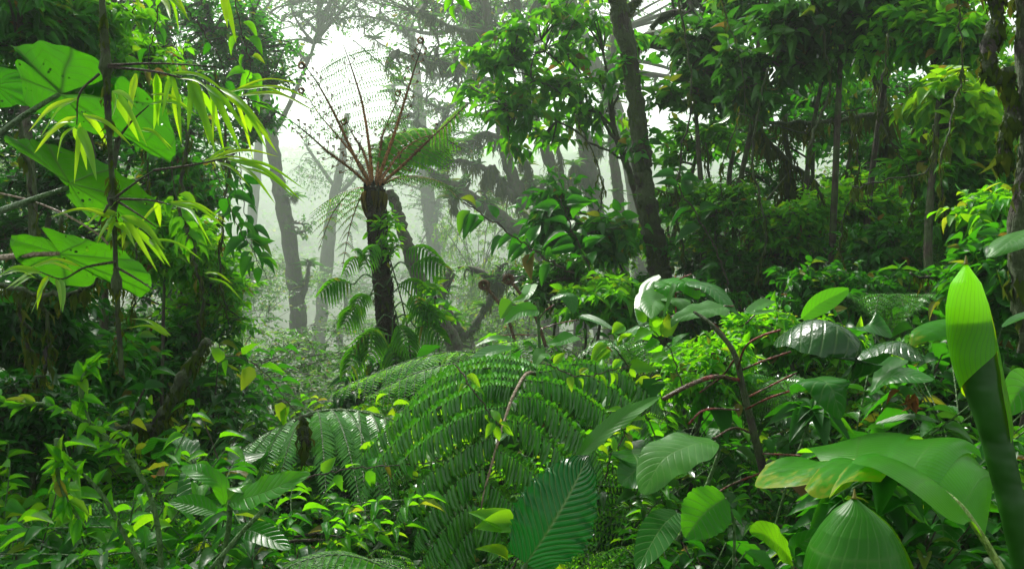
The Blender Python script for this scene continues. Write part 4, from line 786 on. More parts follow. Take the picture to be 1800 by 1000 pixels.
# great drooping frond in the foreground: stalk runs down from the crest, side sprays arch away on both sides
def great_fern():
    rng = np.random.default_rng(50); base = P(960, 1000, 3.3); o = thing('great_fern', (base[0], base[1], gz(base[0], base[1])), 'great dark fern arching its ribbed frond over the lower middle', 'fern'); org = np.array(o.location)
    rp = smooth_path(PP([(1010, 1010, 3.5), (1000, 800, 3.4), (965, 690, 3.2), (932, 655, 3.0), (905, 690, 2.8), (885, 745, 2.7), (866, 810, 2.62), (848, 880, 2.56), (842, 950, 2.55)]), 12)
    n = len(rp); GS = Geo(); tube(GS, rp, [.008, .008, .0075, .007, .006, .005, .0045, .003, .002], 8); r = GS.build('frond', 'palestem', o, org); r.location = (0, 0, 0)
    RG = [  # ridge line of every side spray, left then right, drawn from the stalk outwards (picture point, near end depth)
     ([(930, 655), (860, 648), (780, 668), (715, 715), (672, 775)], 3.0, 2.95), ([(915, 668), (855, 664), (780, 690), (705, 738), (640, 800), (612, 845)], 2.92, 2.68), ([(905, 682), (850, 684), (775, 716), (705, 768), (650, 840), (632, 900)], 2.84, 2.55),
     ([(892, 716), (840, 724), (780, 752), (722, 797), (680, 850)], 2.76, 2.5), ([(872, 768), (820, 790), (762, 832), (715, 885), (690, 930)], 2.68, 2.44), ([(852, 825), (810, 848), (770, 888), (738, 935), (722, 975)], 2.62, 2.4), ([(838, 885), (800, 912), (762, 957), (735, 1000)], 2.57, 2.38), ([(836, 930), (812, 955), (790, 995), (778, 1030)], 2.54, 2.4),
     ([(960, 648), (1030, 642), (1095, 660), (1150, 705), (1172, 740)], 3.1, 3.1), ([(938, 655), (1010, 655), (1082, 690), (1130, 738), (1152, 790)], 2.98, 2.86), ([(922, 668), (985, 680), (1045, 716), (1088, 762), (1114, 810)], 2.88, 2.68), ([(908, 696), (955, 714), (1010, 757), (1048, 805), (1066, 850)], 2.78, 2.52),
     ([(890, 738), (932, 755), (984, 800), (1014, 845), (1026, 880)], 2.7, 2.44), ([(872, 790), (910, 812), (955, 852), (980, 895)], 2.64, 2.42), ([(856, 848), (886, 874), (912, 908), (926, 940)], 2.59, 2.42), ([(842, 905), (866, 926), (882, 952), (890, 980)], 2.55, 2.42),
     ([(945, 650), (880, 636), (800, 648), (735, 690), (700, 740)], 3.12, 3.15), ([(940, 650), (1000, 640), (1070, 652), (1120, 690), (1140, 730)], 3.2, 3.2)]
    for line, y0_, y1_ in RG:
        k_ = len(line); p = smooth_path([P(x + (rng.normal(0, 2) if 0 < i_ else 0), y + (rng.normal(0, 2) if 0 < i_ else 0), y0_ + (y1_ - y0_) * (i_ / (k_ - 1)) ** 1.3) for i_, (x, y) in enumerate(line)], 13); m = len(p)
        T = nz(np.gradient(p, axis=0)); G1, G2 = Geo(), Geo(); tube(G1, p, [.004, .0035, .0028, .0015], 5)
        seg = np.linalg.norm(np.diff(p, axis=0), axis=1).sum(); cnt = int(seg / .0158); tt = np.linspace(.02, .995, cnt); s = np.linspace(0, 1, m)
        C = np.stack([np.interp(tt, s, p[:, k]) for k in range(3)], -1); TT = nz(np.stack([np.interp(tt, s, T[:, k]) for k in range(3)], -1))
        perp = np.stack([TT[:, 2], 0 * TT[:, 0], -TT[:, 0]], -1); perp[perp[:, 2] > 0] *= -1; perp = nz(perp + (0, 0, -1e-4))
        ln = .088 * np.clip(1.15 * (1 - tt ** 3.2), .16, 1) * (.82 + .18 * np.minimum(1, tt * 5))
        for k in (0, 1):
            D = perp * .62 + TT * .20 + np.array((0, -.38, -.42)) if k == 0 else -perp * .12 + TT * .22 + np.array((0, .95, -.10))
            N = np.array((0, -.75, .62)) + TT * .25 - perp * .35 + rng.normal(0, .12, TT.shape) if k == 0 else np.array((0, .1, 1.0)) + 0 * TT
            kp = rng.random(cnt) > .025; lq = ln * (.90 + .18 * rng.random(cnt))
            leaves(G2, 'pinnule', (C + np.array((0, 0, .002)))[kp], (D + rng.normal(0, .055, C.shape))[kp], (N + rng.normal(0, .12, C.shape))[kp], lq[kp], .105)
        sp = G1.build('rib', 'ribstem', r, org); sp.location = (0, 0, 0); lf = G2.build('leaflets', 'fern', sp, org); lf.location = (0, 0, 0)
great_fern()
fern('dark glossy fern frond arching over the hollow at lower left', (430, 900, 3.9), [
    ([(330, 930, 3.9), (400, 840, 3.8), (470, 772, 3.6), (540, 728, 3.5), (620, 722, 3.5), (690, 742, 3.5), (735, 790, 3.5)], dict(n=22, plen=.62, pn=46, pl=.10, pw=.10, droop=.75, hang=.45, start=.18, stemr=.010, tip=.75)),
    ([(480, 800, 3.9), (530, 750, 3.8), (600, 735, 3.8), (680, 760, 3.7)], dict(n=12, plen=.42, pn=32, pl=.10, pw=.10, droop=.9, hang=.5, start=.2, stemr=.008))], 'fern')
fern('yellow-green fern spreading at the foot of the tree fern', (760, 680, 5.0), [
    ([(900, 640, 4.9), (820, 618, 4.9), (740, 628, 4.9), (650, 660, 4.8), (560, 700, 4.7)], dict(n=18, plen=.42, pn=20, droop=.45)),
    ([(880, 650, 4.6), (800, 640, 4.6), (720, 660, 4.5), (640, 700, 4.4)], dict(n=14, plen=.40, pn=20, droop=.6)),
    ([(900, 620, 5.2), (960, 590, 5.2), (900, 600, 5.0), (800, 620, 5.0)], dict(n=12, plen=.34, droop=.6)),
    ([(880, 640, 4.6), (960, 640, 4.5), (1030, 660, 4.4)], dict(n=12, plen=.34, droop=.5))], 'fernlime', pl=.13, pw=.16, stemr=.007, hang=.2)
fern('lime-green fern tips rising at the bottom edge', (600, 1100, 2.2), [
    ([(760, 1060, 2.2), (680, 1000, 2.15), (600, 975, 2.1), (520, 990, 2.05), (460, 1030, 2.0)], dict(n=22, plen=.16, pn=18)),
    ([(560, 1060, 2.4), (600, 1000, 2.3), (660, 985, 2.2), (730, 1010, 2.1)], dict(n=18, plen=.14, pn=16))], 'fernlime', pl=.12, pw=.22, stemr=.004, hang=.1, droop=.3)
for k, (bx, by, Y, lab) in enumerate([(640, 900, 4.2, 'dark fern in the shaded hollow under the great fern'), (1130, 640, 4.4, 'fern behind the crest of the great fern'), (1560, 560, 4.2, 'small fern behind the rolled leaf'), (1640, 470, 5.0, 'feathery fern hanging in the shade of the right thicket'), (1330, 720, 3.2, 'fern in the shade under the red stalks'), (200, 960, 2.8, 'small fern at the lower left among herbs')]):
    rng = np.random.default_rng(90 + k); fr = []
    for j in range(7):
        a = j / 7 * 6.28 + rng.random(); c = P(bx, by, Y); L = .35 + .1 * rng.random(); R = .09 * Y
        e = c + np.array((math.cos(a) * R, math.sin(a) * R * .7, .02)); m_ = (c + e) / 2 + (0, 0, .12); 
        q = lambda v: (*pix(v), v[1]); fr.append(([q(c + (0, 0, -.12)), q(m_), q(e)], dict(n=13, plen=.15, pn=12)))
    fern(lab, (bx, by, Y), fr, 'fern' if k != 3 else 'mist', pl=.16, pw=.2, stemr=.004)
# two curled croziers
for k, (x0, y0, x1, y1, sg) in enumerate([(905, 600, 850, 502, 1), (960, 610, 893, 492, 1)]):
    Y = 4.9; o = thing('fern_crozier', P(x0, y0, Y), ['left of the two curled brown fern croziers', 'right, taller of the two curled brown fern croziers'][k], 'fern', 'curled fern croziers'); G = Geo(); e = P(x1, y1, Y)
    stem = smooth_path([P(x0, y0, Y), P(x0 * .5 + x1 * .5 + 12, y0 * .5 + y1 * .5, Y), P(x1 + 14, y1 + 14, Y)], 8); a_ = np.linspace(-.7, 11.5, 50); R = np.linspace(.034, .008, 50)
    sp = e[None] + np.stack([np.cos(a_) * R, 0.002 * a_, np.sin(a_) * R], -1); tube(G, np.vstack([stem, sp]), np.concatenate([np.linspace(.011, .010, len(stem)), np.linspace(.010, .007, 50)]), 8, .12, np.random.default_rng(k)); G.build('stalk', 'crozier', o, P(x0, y0, Y))
    GH = Geo(); rg = np.random.default_rng(k); pa = np.vstack([stem, sp]); i = rg.integers(0, len(pa), 300); leaves(GH, 'rhomb', pa[i], rg.normal(0, 1, (300, 3)), rg.normal(0, 1, (300, 3)), .014, .1); GH.build('hairs', 'crozier', o, P(x0, y0, Y))

# ------------------------------------------------------------------ left foreground: woody vine with bamboo sprays
def bamboo_vine():
    Y = 2.1; o = thing('hanging_vine', P(195, 0, Y), 'dark woody vine hanging straight down with yellow-green bamboo sprays', 'vine'); org = P(195, 0, Y); rng = np.random.default_rng(21)
    p = smooth_path([P(178, -80, Y), P(180, 10, Y), P(186, 110, Y), P(190, 200, Y), P(196, 300, Y), P(199, 350, Y), P(203, 450, Y), P(208, 560, Y), P(214, 660, Y)], 8)
    rr = np.full(len(p), .0065); 
    for yy in (118, 350, 498): 
        z = P(0, yy, Y)[2]; rr += .009 * np.exp(-((p[:, 2] - z) / .018) ** 2)
    rr += .004 * np.exp(-((p[:, 2] - P(0, 100, Y)[2]) / .15) ** 2)
    G = Geo(); tube(G, p, rr, 10, .15, rng); G.build('stem', 'barkdark', o, org)
    GM = Geo(); moss_geo(rng, GM, p, .010, 420, .008, .045, .14); GM.build('moss', 'moss', o, org)
    tw = [[(190, 118), (290, 130), (400, 165), (470, 185)], [(190, 115), (280, 112), (380, 118)], [(192, 350), (260, 352), (300, 360)], [(199, 350), (240, 320), (270, 300)], [(203, 460), (150, 470), (110, 490), (70, 478)], [(200, 350), (240, 375), (275, 400)], [(190, 360), (170, 400)], [(175, 130), (140, 165), (135, 220)], [(205, 470), (240, 490), (270, 510)], [(270, 300), (340, 290), (400, 278)], [(203, 250), (230, 215), (262, 185)]]
    GT = Geo()
    for t in tw: tube(GT, smooth_path([P(x, y, Y - .02) for x, y in t], 6), [.004, .0015], 5)
    GT.build('twigs', 'twig', o, org)
    LV = [((138, 175), (50, 232), 16), ((135, 205), (60, 270), 14), ((133, 222), (100, 285), 12), ((138, 222), (170, 318), 16), ((146, 200), (190, 260), 12), ((205, 175), (245, 250), 14), ((198, 160), (240, 190), 9),
          ((275, 130), (270, 230), 15), ((300, 135), (285, 205), 12), ((305, 145), (318, 250), 8), ((330, 140), (380, 270), 17), ((345, 150), (365, 240), 14), ((365, 150), (425, 270), 15), ((390, 160), (488, 270), 13), ((410, 165), (470, 265), 10), ((400, 162), (530, 182), 8), ((420, 168), (555, 196), 9),
          ((265, 182), (350, 205), 8), ((250, 225), (300, 265), 7), ((340, 145), (330, 232), 12), ((380, 155), (375, 265), 11), ((300, 128), (400, 165), 9), ((240, 130), (225, 225), 14),
          ((360, 283), (490, 276), 9), ((400, 280), (535, 357), 10), ((420, 290), (485, 360), 8), ((380, 285), (440, 330), 7), ((365, 282), (430, 262), 7),
          ((300, 358), (395, 400), 9), ((275, 355), (282, 400), 12), ((300, 358), (350, 395), 8), ((200, 385), (85, 382), 8), ((205, 375), (150, 398), 12), ((212, 380), (290, 440), 15), ((215, 395), (290, 465), 12), ((205, 385), (170, 430), 10), ((262, 420), (300, 470), 8), ((225, 400), (215, 437), 10),
          ((70, 478), (-10, 490), 12), ((75, 480), (10, 508), 11), ((85, 485), (65, 545), 12), ((105, 490), (110, 550), 10), ((130, 478), (60, 470), 10), ((360, 480), (410, 500), 6), ((240, 0), (262, -40), 9), ((280, -10), (300, 35), 10), ((300, -15), (330, 32), 8), ((232, -20), (248, 22), 8), ((395, -30), (400, 50), 16), ((178, 385), (205, 378), 9), ((300, 590), (230, 560), 8)]
    LV = LV + [((x0 + rng.normal(0, 7), y0 + rng.normal(0, 6)), (x1 + rng.normal(0, 22), y1 + rng.normal(0, 22)), w * .75) for (x0, y0), (x1, y1), w in LV]
    for k, ((x0, y0), (x1, y1), w) in enumerate(LV):
        d = .05 * rng.normal(); a, b_ = P(x0, y0, Y - .02), P(x1, y1, Y - .05 + d); m_ = (a + b_) / 2 + np.array((0, rng.normal(0, .01), .10 * abs(x1 - x0) / F * Y + .006))
        ribbon([a, m_, b_], w / F * Y * .55, 'bamboo', prof=lambda t: max(.015, min(1, t * 6 + .15) * (1 - t ** 1.7) ** .85), normal=(rng.normal(0, .25), -.75, .55), fold=.25, ruffle=.12, rfreq=5, nl=12, nx=2, name='leaf', parent=o, origin=org, seed=k).location = (0, 0, 0)
    for c in o.children: c.location = (0, 0, 0)
bamboo_vine()

# the big round leaves behind it
def round_plant(lab, att, outline, Y, stalk, tilt, seed, mat='round'):
    b = P(*stalk[0], Y + .3); o = thing('round_leaf_plant', b, lab, 'leaf plant', 'big round leaves on long stalks'); L = polar_leaf(att, outline, Y, mat, tilt=tilt, seed=seed, parent=o, origin=b, ruffle=.09, cup=.14); L.location = (0, 0, 0)
    G = Geo(); pts = [P(*stalk[0], Y + .15)] + [P(x, y, Y - .01) for x, y in stalk[1:]]; tube(G, smooth_path(pts, 8), [.011, .007], 8); G.build('stalk', 'greenstem' if seed != 3 else 'palestem', o, b).location = (0, 0, 0)
round_plant('big backlit round leaf behind the upper bamboo spray', (106, 166), [(112, 160), (60, 105), (52, 95), (80, 84), (125, 88), (175, 110), (185, 160), (200, 130), (230, 150), (262, 190), (264, 255), (235, 262), (185, 232), (140, 225), (105, 215), (70, 200), (45, 180), (44, 140), (60, 118)], 2.55, [(-20, 250), (40, 205), (104, 166)], (.3, -.5), 1)
round_plant('round backlit leaf cut off by the left edge', (-10, 150), [(0, 120), (25, 122), (44, 138), (46, 165), (40, 182), (10, 180), (-30, 190), (-50, 150), (-30, 118)], 2.7, [(-80, 260), (-40, 190), (-10, 150)], (.2, -.3), 2)
round_plant('long green leaf sagging diagonally behind the vine', (122, 322), [(100, 340), (118, 368), (150, 384), (200, 390), (262, 398), (272, 372), (262, 340), (225, 305), (170, 280), (100, 258), (58, 248), (22, 244), (30, 262), (58, 280), (90, 300), (118, 332)], 2.45, [(-20, 378), (60, 350), (120, 330)], (-.3, -.7), 5)
round_plant('round holed leaf lowest of the big backlit leaves', (104, 446), [(88, 420), (58, 414), (26, 418), (24, 432), (34, 466), (48, 480), (80, 500), (130, 502), (150, 488), (172, 500), (205, 522), (230, 502), (234, 480), (205, 450), (190, 432), (150, 420), (120, 412), (92, 402), (98, 425)], 2.5, [(-20, 455), (50, 448), (104, 446)], (.2, -.6), 3)
o = thing('bare_twig', P(0, 340, 2.5), 'pale bare twig crossing behind the vine at the left', 'twig'); G = Geo(); tube(G, smooth_path(PP([(-10, 338, 2.5), (50, 352, 2.48), (110, 375, 2.45), (170, 410, 2.4), (190, 430, 2.4)]), 6), .0035, 5); G.build('twig', 'palestem', o, o.location)

# ------------------------------------------------------------------ sprigs and thin climbers
def sprig(label, pts, ll=.06, n=18, mat='bright', name='climber', cat='climber', r=.0035, wr=.26, tn='leafb', stemm='twig', seed=0, droop=.5, start=.05):
    rng = np.random.default_rng(seed + 300); p = smooth_path(PP(pts), 8); p[1:-1] += rng.normal(0, r, p[1:-1].shape); o = thing(name, p[0], label, cat); G, GL = Geo(), Geo(); tube(G, p, [r, r * .5], 5); G.build('stem', stemm, o, p[0])
    s = np.linspace(0, 1, len(p)); t = np.sort(start + (1 - start) * rng.random(n) * .3 + (1 - start) * np.linspace(0, .7, n)); C = np.stack([np.interp(t, s, p[:, k]) for k in range(3)], -1); T = nz(np.gradient(p, axis=0)); TT = np.stack([np.interp(t, s, T[:, k]) for k in range(3)], -1)
    S = nz(np.cross(TT, rng.normal(0, .3, (n, 3)) + (0, -.8, .3))) * np.where(np.arange(n) % 2, 1, -1)[:, None]
    D = S + TT * .5 + rng.normal(0, .25, (n, 3)); D[:, 2] -= droop * rng.random(n); N = rng.normal(0, .4, (n, 3)) + (0, -.5, .8)
    for i in range(n): tube(G, [C[i], C[i] + nz(D[i]) * ll * .2], .0012, 3, cap=False)
    leaves(GL, tn, C + nz(D) * ll * .2, D, N, ll * (.7 + .6 * rng.random(n)), wr); GL.build('foliage', mat, o, p[0]); return o
SP = [('thin leafy climber dangling from the top left of the gap', [(410, -20, 3.4), (425, 60, 3.4), (440, 120, 3.4), (430, 170, 3.4), (470, 220, 3.4)], .085, 16, 'bright'),
 ('arching bare stem hanging across the upper left', [(325, 10, 3.2), (350, 45, 3.2), (385, 100, 3.2), (400, 160, 3.2)], .05, 3, 'mid'),
 ('straight dark aerial stem dropping beside the arching stem', [(278, 10, 3.6), (270, 60, 3.6), (262, 110, 3.6), (290, 190, 3.6), (285, 300, 3.6)], .07, 8, 'mid'),
 ('leafy climber trailing down left of the faint trunk', [(370, 280, 4), (395, 340, 4), (420, 400, 4), (445, 440, 4), (470, 490, 4)], .10, 22, 'mid'),
 ('dark-leaved climber beside the long grey trunk', [(420, 250, 4.2), (425, 330, 4.2), (435, 400, 4.2), (455, 470, 4.2)], .09, 20, 'dark'),
 ('fine-leaved hanging climber below the bamboo tips', [(300, 280, 3.8), (310, 350, 3.8), (330, 400, 3.8), (350, 460, 3.8)], .09, 20, 'bright'),
 ('leafy side branch reaching left toward the fallen branch', [(1010, 480, 5.2), (960, 455, 5.2), (920, 430, 5.2), (860, 385, 5.1), (815, 355, 5.0)], .14, 17, 'mid'),
 ('upright leafy stem below the glossy broadleaf tree', [(1050, 500, 5.4), (1020, 440, 5.4), (1000, 390, 5.4), (985, 350, 5.4)], .16, 16, 'mid'),
 ('slanting leafy stem at the base of the dark trunk', [(1280, 500, 5.6), (1250, 420, 5.6), (1200, 340, 5.6), (1190, 300, 5.6)], .15, 12, 'dark'),
 ('thin arching vine with pale leaves over the left hollow', [(345, 650, 3.6), (380, 628, 3.6), (430, 630, 3.5), (475, 665, 3.5), (505, 705, 3.5), (530, 735, 3.5)], .09, 12, 'bright'),
 ('creeping vine strung across the hollow to the great fern', [(540, 840, 2.6), (600, 826, 2.6), (680, 820, 2.6), (780, 808, 2.55)], .05, 9, 'bright'),
 ('bright tendril vine trailing over the great fern', [(800, 640, 2.6), (835, 690, 2.5), (870, 740, 2.45), (880, 745, 2.45)], .045, 10, 'lime'),
 ('second tendril vine draped across the frond ribs', [(960, 640, 2.7), (1010, 660, 2.7), (1060, 655, 2.7), (1110, 640, 2.8)], .05, 12, 'lime'),
 ('lime-green vine climbing behind the right of the great fern', [(1060, 850, 2.6), (1075, 800, 2.6), (1100, 760, 2.65), (1090, 700, 2.7)], .05, 24, 'lime'),
 ('fresh lime sprig standing between fern and puckered leaves', [(1110, 700, 3.2), (1105, 650, 3.2), (1080, 610, 3.2), (1070, 590, 3.2)], .09, 10, 'lime'),
 ('lime vine with heart leaves left of the red-stalked shrub', [(1200, 680, 3.0), (1180, 620, 3.0), (1150, 580, 3.0), (1120, 570, 3.0)], .085, 14, 'bright'),
 ('yellow-green shoot with paired leaves at bottom middle', [(900, 1010, 2.1), (915, 960, 2.1), (925, 930, 2.1), (935, 880, 2.1)], .12, 8, 'lime'),
 ('trailing stem with lime leaves at the very top of the gap', [(770, -40, 3), (790, -10, 3), (800, 5, 3)], .06, 6, 'bright')]
for i, (lab, pts, ll, n, mt) in enumerate(SP): sprig(lab, pts, ll, n, mt, seed=i, tn='heart' if i in (9, 10, 15) else 'leafb', r=.003 if i not in (6, 7, 8) else .008, wr=.34 if i in (9, 10, 15) else .27)

def mossy_stick(label, pts, r, moss, name='broken_branch', mat='barkdark', ml=.08):
    rng = np.random.default_rng(len(label)); p = smooth_path(PP(pts), 8); o = thing(name, p[0], label, 'branch'); G, GM = Geo(), Geo(); p[1:-1] += rng.normal(0, max(r) * .15, p[1:-1].shape); tube(G, p, r, 8, .25, rng); G.build('wood', mat, o, p[0]); moss_geo(rng, GM, p, r, moss, .01, ml, .16); GM.build('moss', 'moss', o, p[0]); return o
mossy_stick('broken mossy branch leaning dark over the left hollow', [(270, 800, 3.5), (276, 750, 3.5), (300, 710, 3.5), (330, 650, 3.5), (366, 598, 3.5)], [.022, .032, .028, .024, .018], 700)
mossy_stick('short dark side branch crossing the broken branch', [(190, 755, 3.4), (230, 752, 3.4), (272, 752, 3.5)], [.012, .014, .018], 200)
mossy_stick('long mossy stick slanting under the left fern frond', [(370, 855, 3.2), (420, 815, 3.3), (470, 775, 3.4), (520, 740, 3.45), (550, 728, 3.45)], [.012, .010, .008, .007, .005], 300, ml=.04)
mossy_stick('dead dark moss clump hanging from the left fern frond', [(531, 730, 3.2), (532, 755, 3.2), (536, 775, 3.2), (535, 798, 3.2)], [.008, .020, .022, .004], 160, 'hanging_moss')
mossy_stick('bare red-brown twig lying across the bottom hollow', [(400, 985, 2.5), (470, 960, 2.5), (520, 950, 2.5), (580, 948, 2.5)], [.006, .005, .005, .003], 30, 'fallen_twig', 'twig', .02)
mossy_stick('second bare twig forking above the fallen twig', [(455, 950, 2.6), (540, 940, 2.6), (560, 938, 2.6), (610, 945, 2.6)], [.004, .005, .004, .002], 30, 'fallen_twig', 'twig', .02)
mossy_stick('thin upright dead twig behind the bottom left leaf', [(400, 870, 3.0), (385, 810, 3.0), (358, 740, 3.0)], [.005, .004, .002], 30, 'dead_twig', 'twig', .02)

# ------------------------------------------------------------------ broad leaves of the right foreground
def leaf_plant(label, leaves_, stems, base, name='broadleaf_plant', stemm='redstem', sr=.006, group=None):
    b = P(*base); o = thing(name, b, label, 'plant', group); org = np.array(b)
    for st in stems:
        m = stemm; r = sr
        if isinstance(st, tuple): st, m, r = st
        G = Geo(); tube(G, smooth_path(PP(st), 8), r, 7); G.build('stalk', m, o, org).location = (0, 0, 0)
    for k, L in enumerate(leaves_):
        pts, W, mat, kw = L; kw = dict(kw); ribbon(PP(pts), W, mat, parent=o, origin=org, name='leaf', seed=k + len(label), **kw).location = (0, 0, 0)
    return o
EL = lambda t: max(.02, math.sin(math.pi * min(1, t * .96 + .03)) ** .62 * (1 - .15 * t))
HT = lambda t: max(.02, min(1, .45 + t * 4) * (1 - t ** 2.2) ** .8)
# red-stalked shrub with puckered leaves
leaf_plant('red-stalked shrub carrying two huge dark puckered leaves', [
    ([(1372, 590, 2.35), (1420, 562, 2.2), (1470, 572, 2.1), (1508, 620, 2.05), (1490, 665, 2.1)], .10, 'bubble', dict(prof=EL, normal=(0, -.45, .9), fold=-.25, droop_side=.45, ruffle=.05, teeth=.03)),
    ([(1502, 640, 2.5), (1530, 610, 2.4), (1580, 600, 2.3), (1618, 634, 2.2)], .075, 'bubble', dict(prof=EL, normal=(.05, -.5, .85), fold=-.1, droop_side=.35, ruffle=.05)),
    ([(1400, 690, 2.5), (1430, 665, 2.4), (1460, 680, 2.3), (1478, 735, 2.3)], .085, 'big', dict(prof=EL, normal=(0, -.6, .7), droop_side=.3, ruffle=.06)),
    ([(1500, 590, 2.8), (1530, 570, 2.7), (1568, 590, 2.7)], .06, 'big', dict(prof=EL, normal=(0, -.7, .7))),
    ([(1530, 690, 2.7), (1570, 660, 2.6), (1640, 668, 2.5)], .05, 'big', dict(prof=EL, normal=(0, -.7, .7), droop_side=.2)),
    ([(1540, 745, 2.7), (1600, 735, 2.6), (1650, 742, 2.5)], .03, 'big', dict(prof=EL, normal=(0, -.5, .8)))],
   [([(1345, 840, 2.7), (1325, 760, 2.7), (1305, 680, 2.7), (1290, 620, 2.7), (1250, 570, 2.75), (1220, 548, 2.8)], 'barkdark', [.016, .012, .009, .005]), ([(1165, 702, 2.5), (1205, 680, 2.5), (1255, 662, 2.6), (1300, 668, 2.7)], 'redstem', .0075),
    [(1296, 650, 2.7), (1310, 610, 2.55), (1340, 590, 2.4), (1372, 580, 2.35)], [(1310, 720, 2.7), (1350, 700, 2.6), (1405, 682, 2.5)], [(1305, 650, 2.7), (1340, 635, 2.6), (1390, 618, 2.5)], [(1318, 760, 2.7), (1290, 752, 2.6), (1255, 770, 2.5)], [(1300, 720, 2.7), (1240, 720, 2.7), (1210, 745, 2.7)],
    [(1335, 797, 2.7), (1400, 800, 2.6), (1480, 808, 2.5)], [(1340, 830, 2.7), (1270, 860, 2.5), (1195, 925, 2.3)], [(1292, 630, 2.7), (1270, 660, 2.8), (1230, 690, 2.9)], [(1310, 700, 2.7), (1350, 680, 2.8), (1400, 655, 2.8)]], (1345, 900, 2.7), sr=.0038)
leaf_plant('plant with a wet grey-green eaten leaf on a long stalk', [
    ([(1255, 775, 2.3), (1215, 782, 2.25), (1165, 808, 2.2), (1130, 868, 2.15)], .085, 'wax', dict(prof=EL, normal=(-.15, -.45, .85), fold=.1, droop_side=.15, ruffle=.08)),
    ([(1110, 790, 2.6), (1120, 820, 2.5), (1090, 850, 2.5)], .09, 'big', dict(prof=EL, normal=(0, -.6, .8), ruffle=.1))], [([(1190, 950, 2.3), (1230, 880, 2.3), (1262, 800, 2.3), (1255, 775, 2.3)], 'greenstem', .006)], (1190, 1000, 2.3))
leaf_plant('shrub with silvery cleft leaves and reddish twigs above the fern', [
    ([(1178, 520, 3.1), (1185, 500, 3.0), (1165, 560, 2.9)], .01, 'wax', dict(prof=EL, normal=(0, -.7, .7))),
    ([(1172, 524, 3.1), (1150, 530, 3.0), (1145, 560, 2.9)], .065, 'wax', dict(prof=HT, normal=(-.2, -.9, .35), droop_side=.3)),
    ([(1175, 524, 3.1), (1195, 528, 3.0), (1207, 550, 2.95)], .06, 'wax', dict(prof=HT, normal=(.2, -.9, .35), droop_side=.3)),
    ([(1275, 540, 2.9), (1235, 545, 2.85), (1190, 560, 2.8), (1180, 575, 2.8)], .055, 'wax', dict(prof=HT, normal=(0, -.5, .85), droop_side=.2, ruffle=.08)),
    ([(1190, 490, 3.3), (1170, 505, 3.2), (1160, 530, 3.2)], .075, 'bigbright', dict(prof=HT, normal=(-.3, -.6, .5), droop_side=.3)),
    ([(1190, 488, 3.3), (1215, 500, 3.2), (1230, 525, 3.2)], .085, 'bigbright', dict(prof=HT, normal=(.2, -.7, .5), droop_side=.3)),
    ([(1212, 495, 3.2), (1250, 505, 3.1), (1285, 540, 3.0), (1310, 560, 3.0)], .05, 'big', dict(prof=HT, normal=(.1, -.4, .85), droop_side=.3)),
    ([(1160, 485, 3.3), (1140, 500, 3.3), (1130, 530, 3.2)], .04, 'wax', dict(prof=HT, normal=(-.3, -.4, .8), droop_side=.3)),
    ([(1130, 510, 3.4), (1125, 540, 3.3), (1128, 580, 3.2)], .03, 'big', dict(prof=HT, normal=(-.6, -.6, .3))),
    ([(1080, 600, 3.3), (1130, 575, 3.2), (1165, 580, 3.1), (1190, 600, 3.1)], .07, 'big', dict(prof=HT, normal=(0, -.5, .85), droop_side=.3)),
    ([(1355, 528, 3.2), (1340, 535, 3.1), (1320, 550, 3.0), (1370, 545, 3.0)], .03, 'wax', dict(prof=HT, normal=(0, -.5, .85))),
    ([(1410, 560, 3.2), (1440, 535, 3.2), (1492, 508, 3.2)], .045, 'bigbright', dict(prof=EL, normal=(.3, -.8, .3)))],
   [[(1188, 560, 3.3), (1188, 520, 3.3), (1187, 485, 3.3)], [(1135, 508, 3.3), (1160, 508, 3.3), (1187, 510, 3.3)], [(1188, 515, 3.3), (1210, 510, 3.2), (1235, 508, 3.2)], [(1188, 495, 3.3), (1200, 488, 3.25), (1215, 482, 3.2)], [(1130, 600, 3.2), (1170, 562, 3.1), (1230, 540, 3.0), (1290, 538, 3.0)], [(1275, 590, 3.0), (1255, 570, 2.95), (1235, 560, 2.9)], [(1310, 570, 3.1), (1325, 555, 3.1), (1340, 542, 3.1)]], (1200, 640, 3.3), sr=.0032)
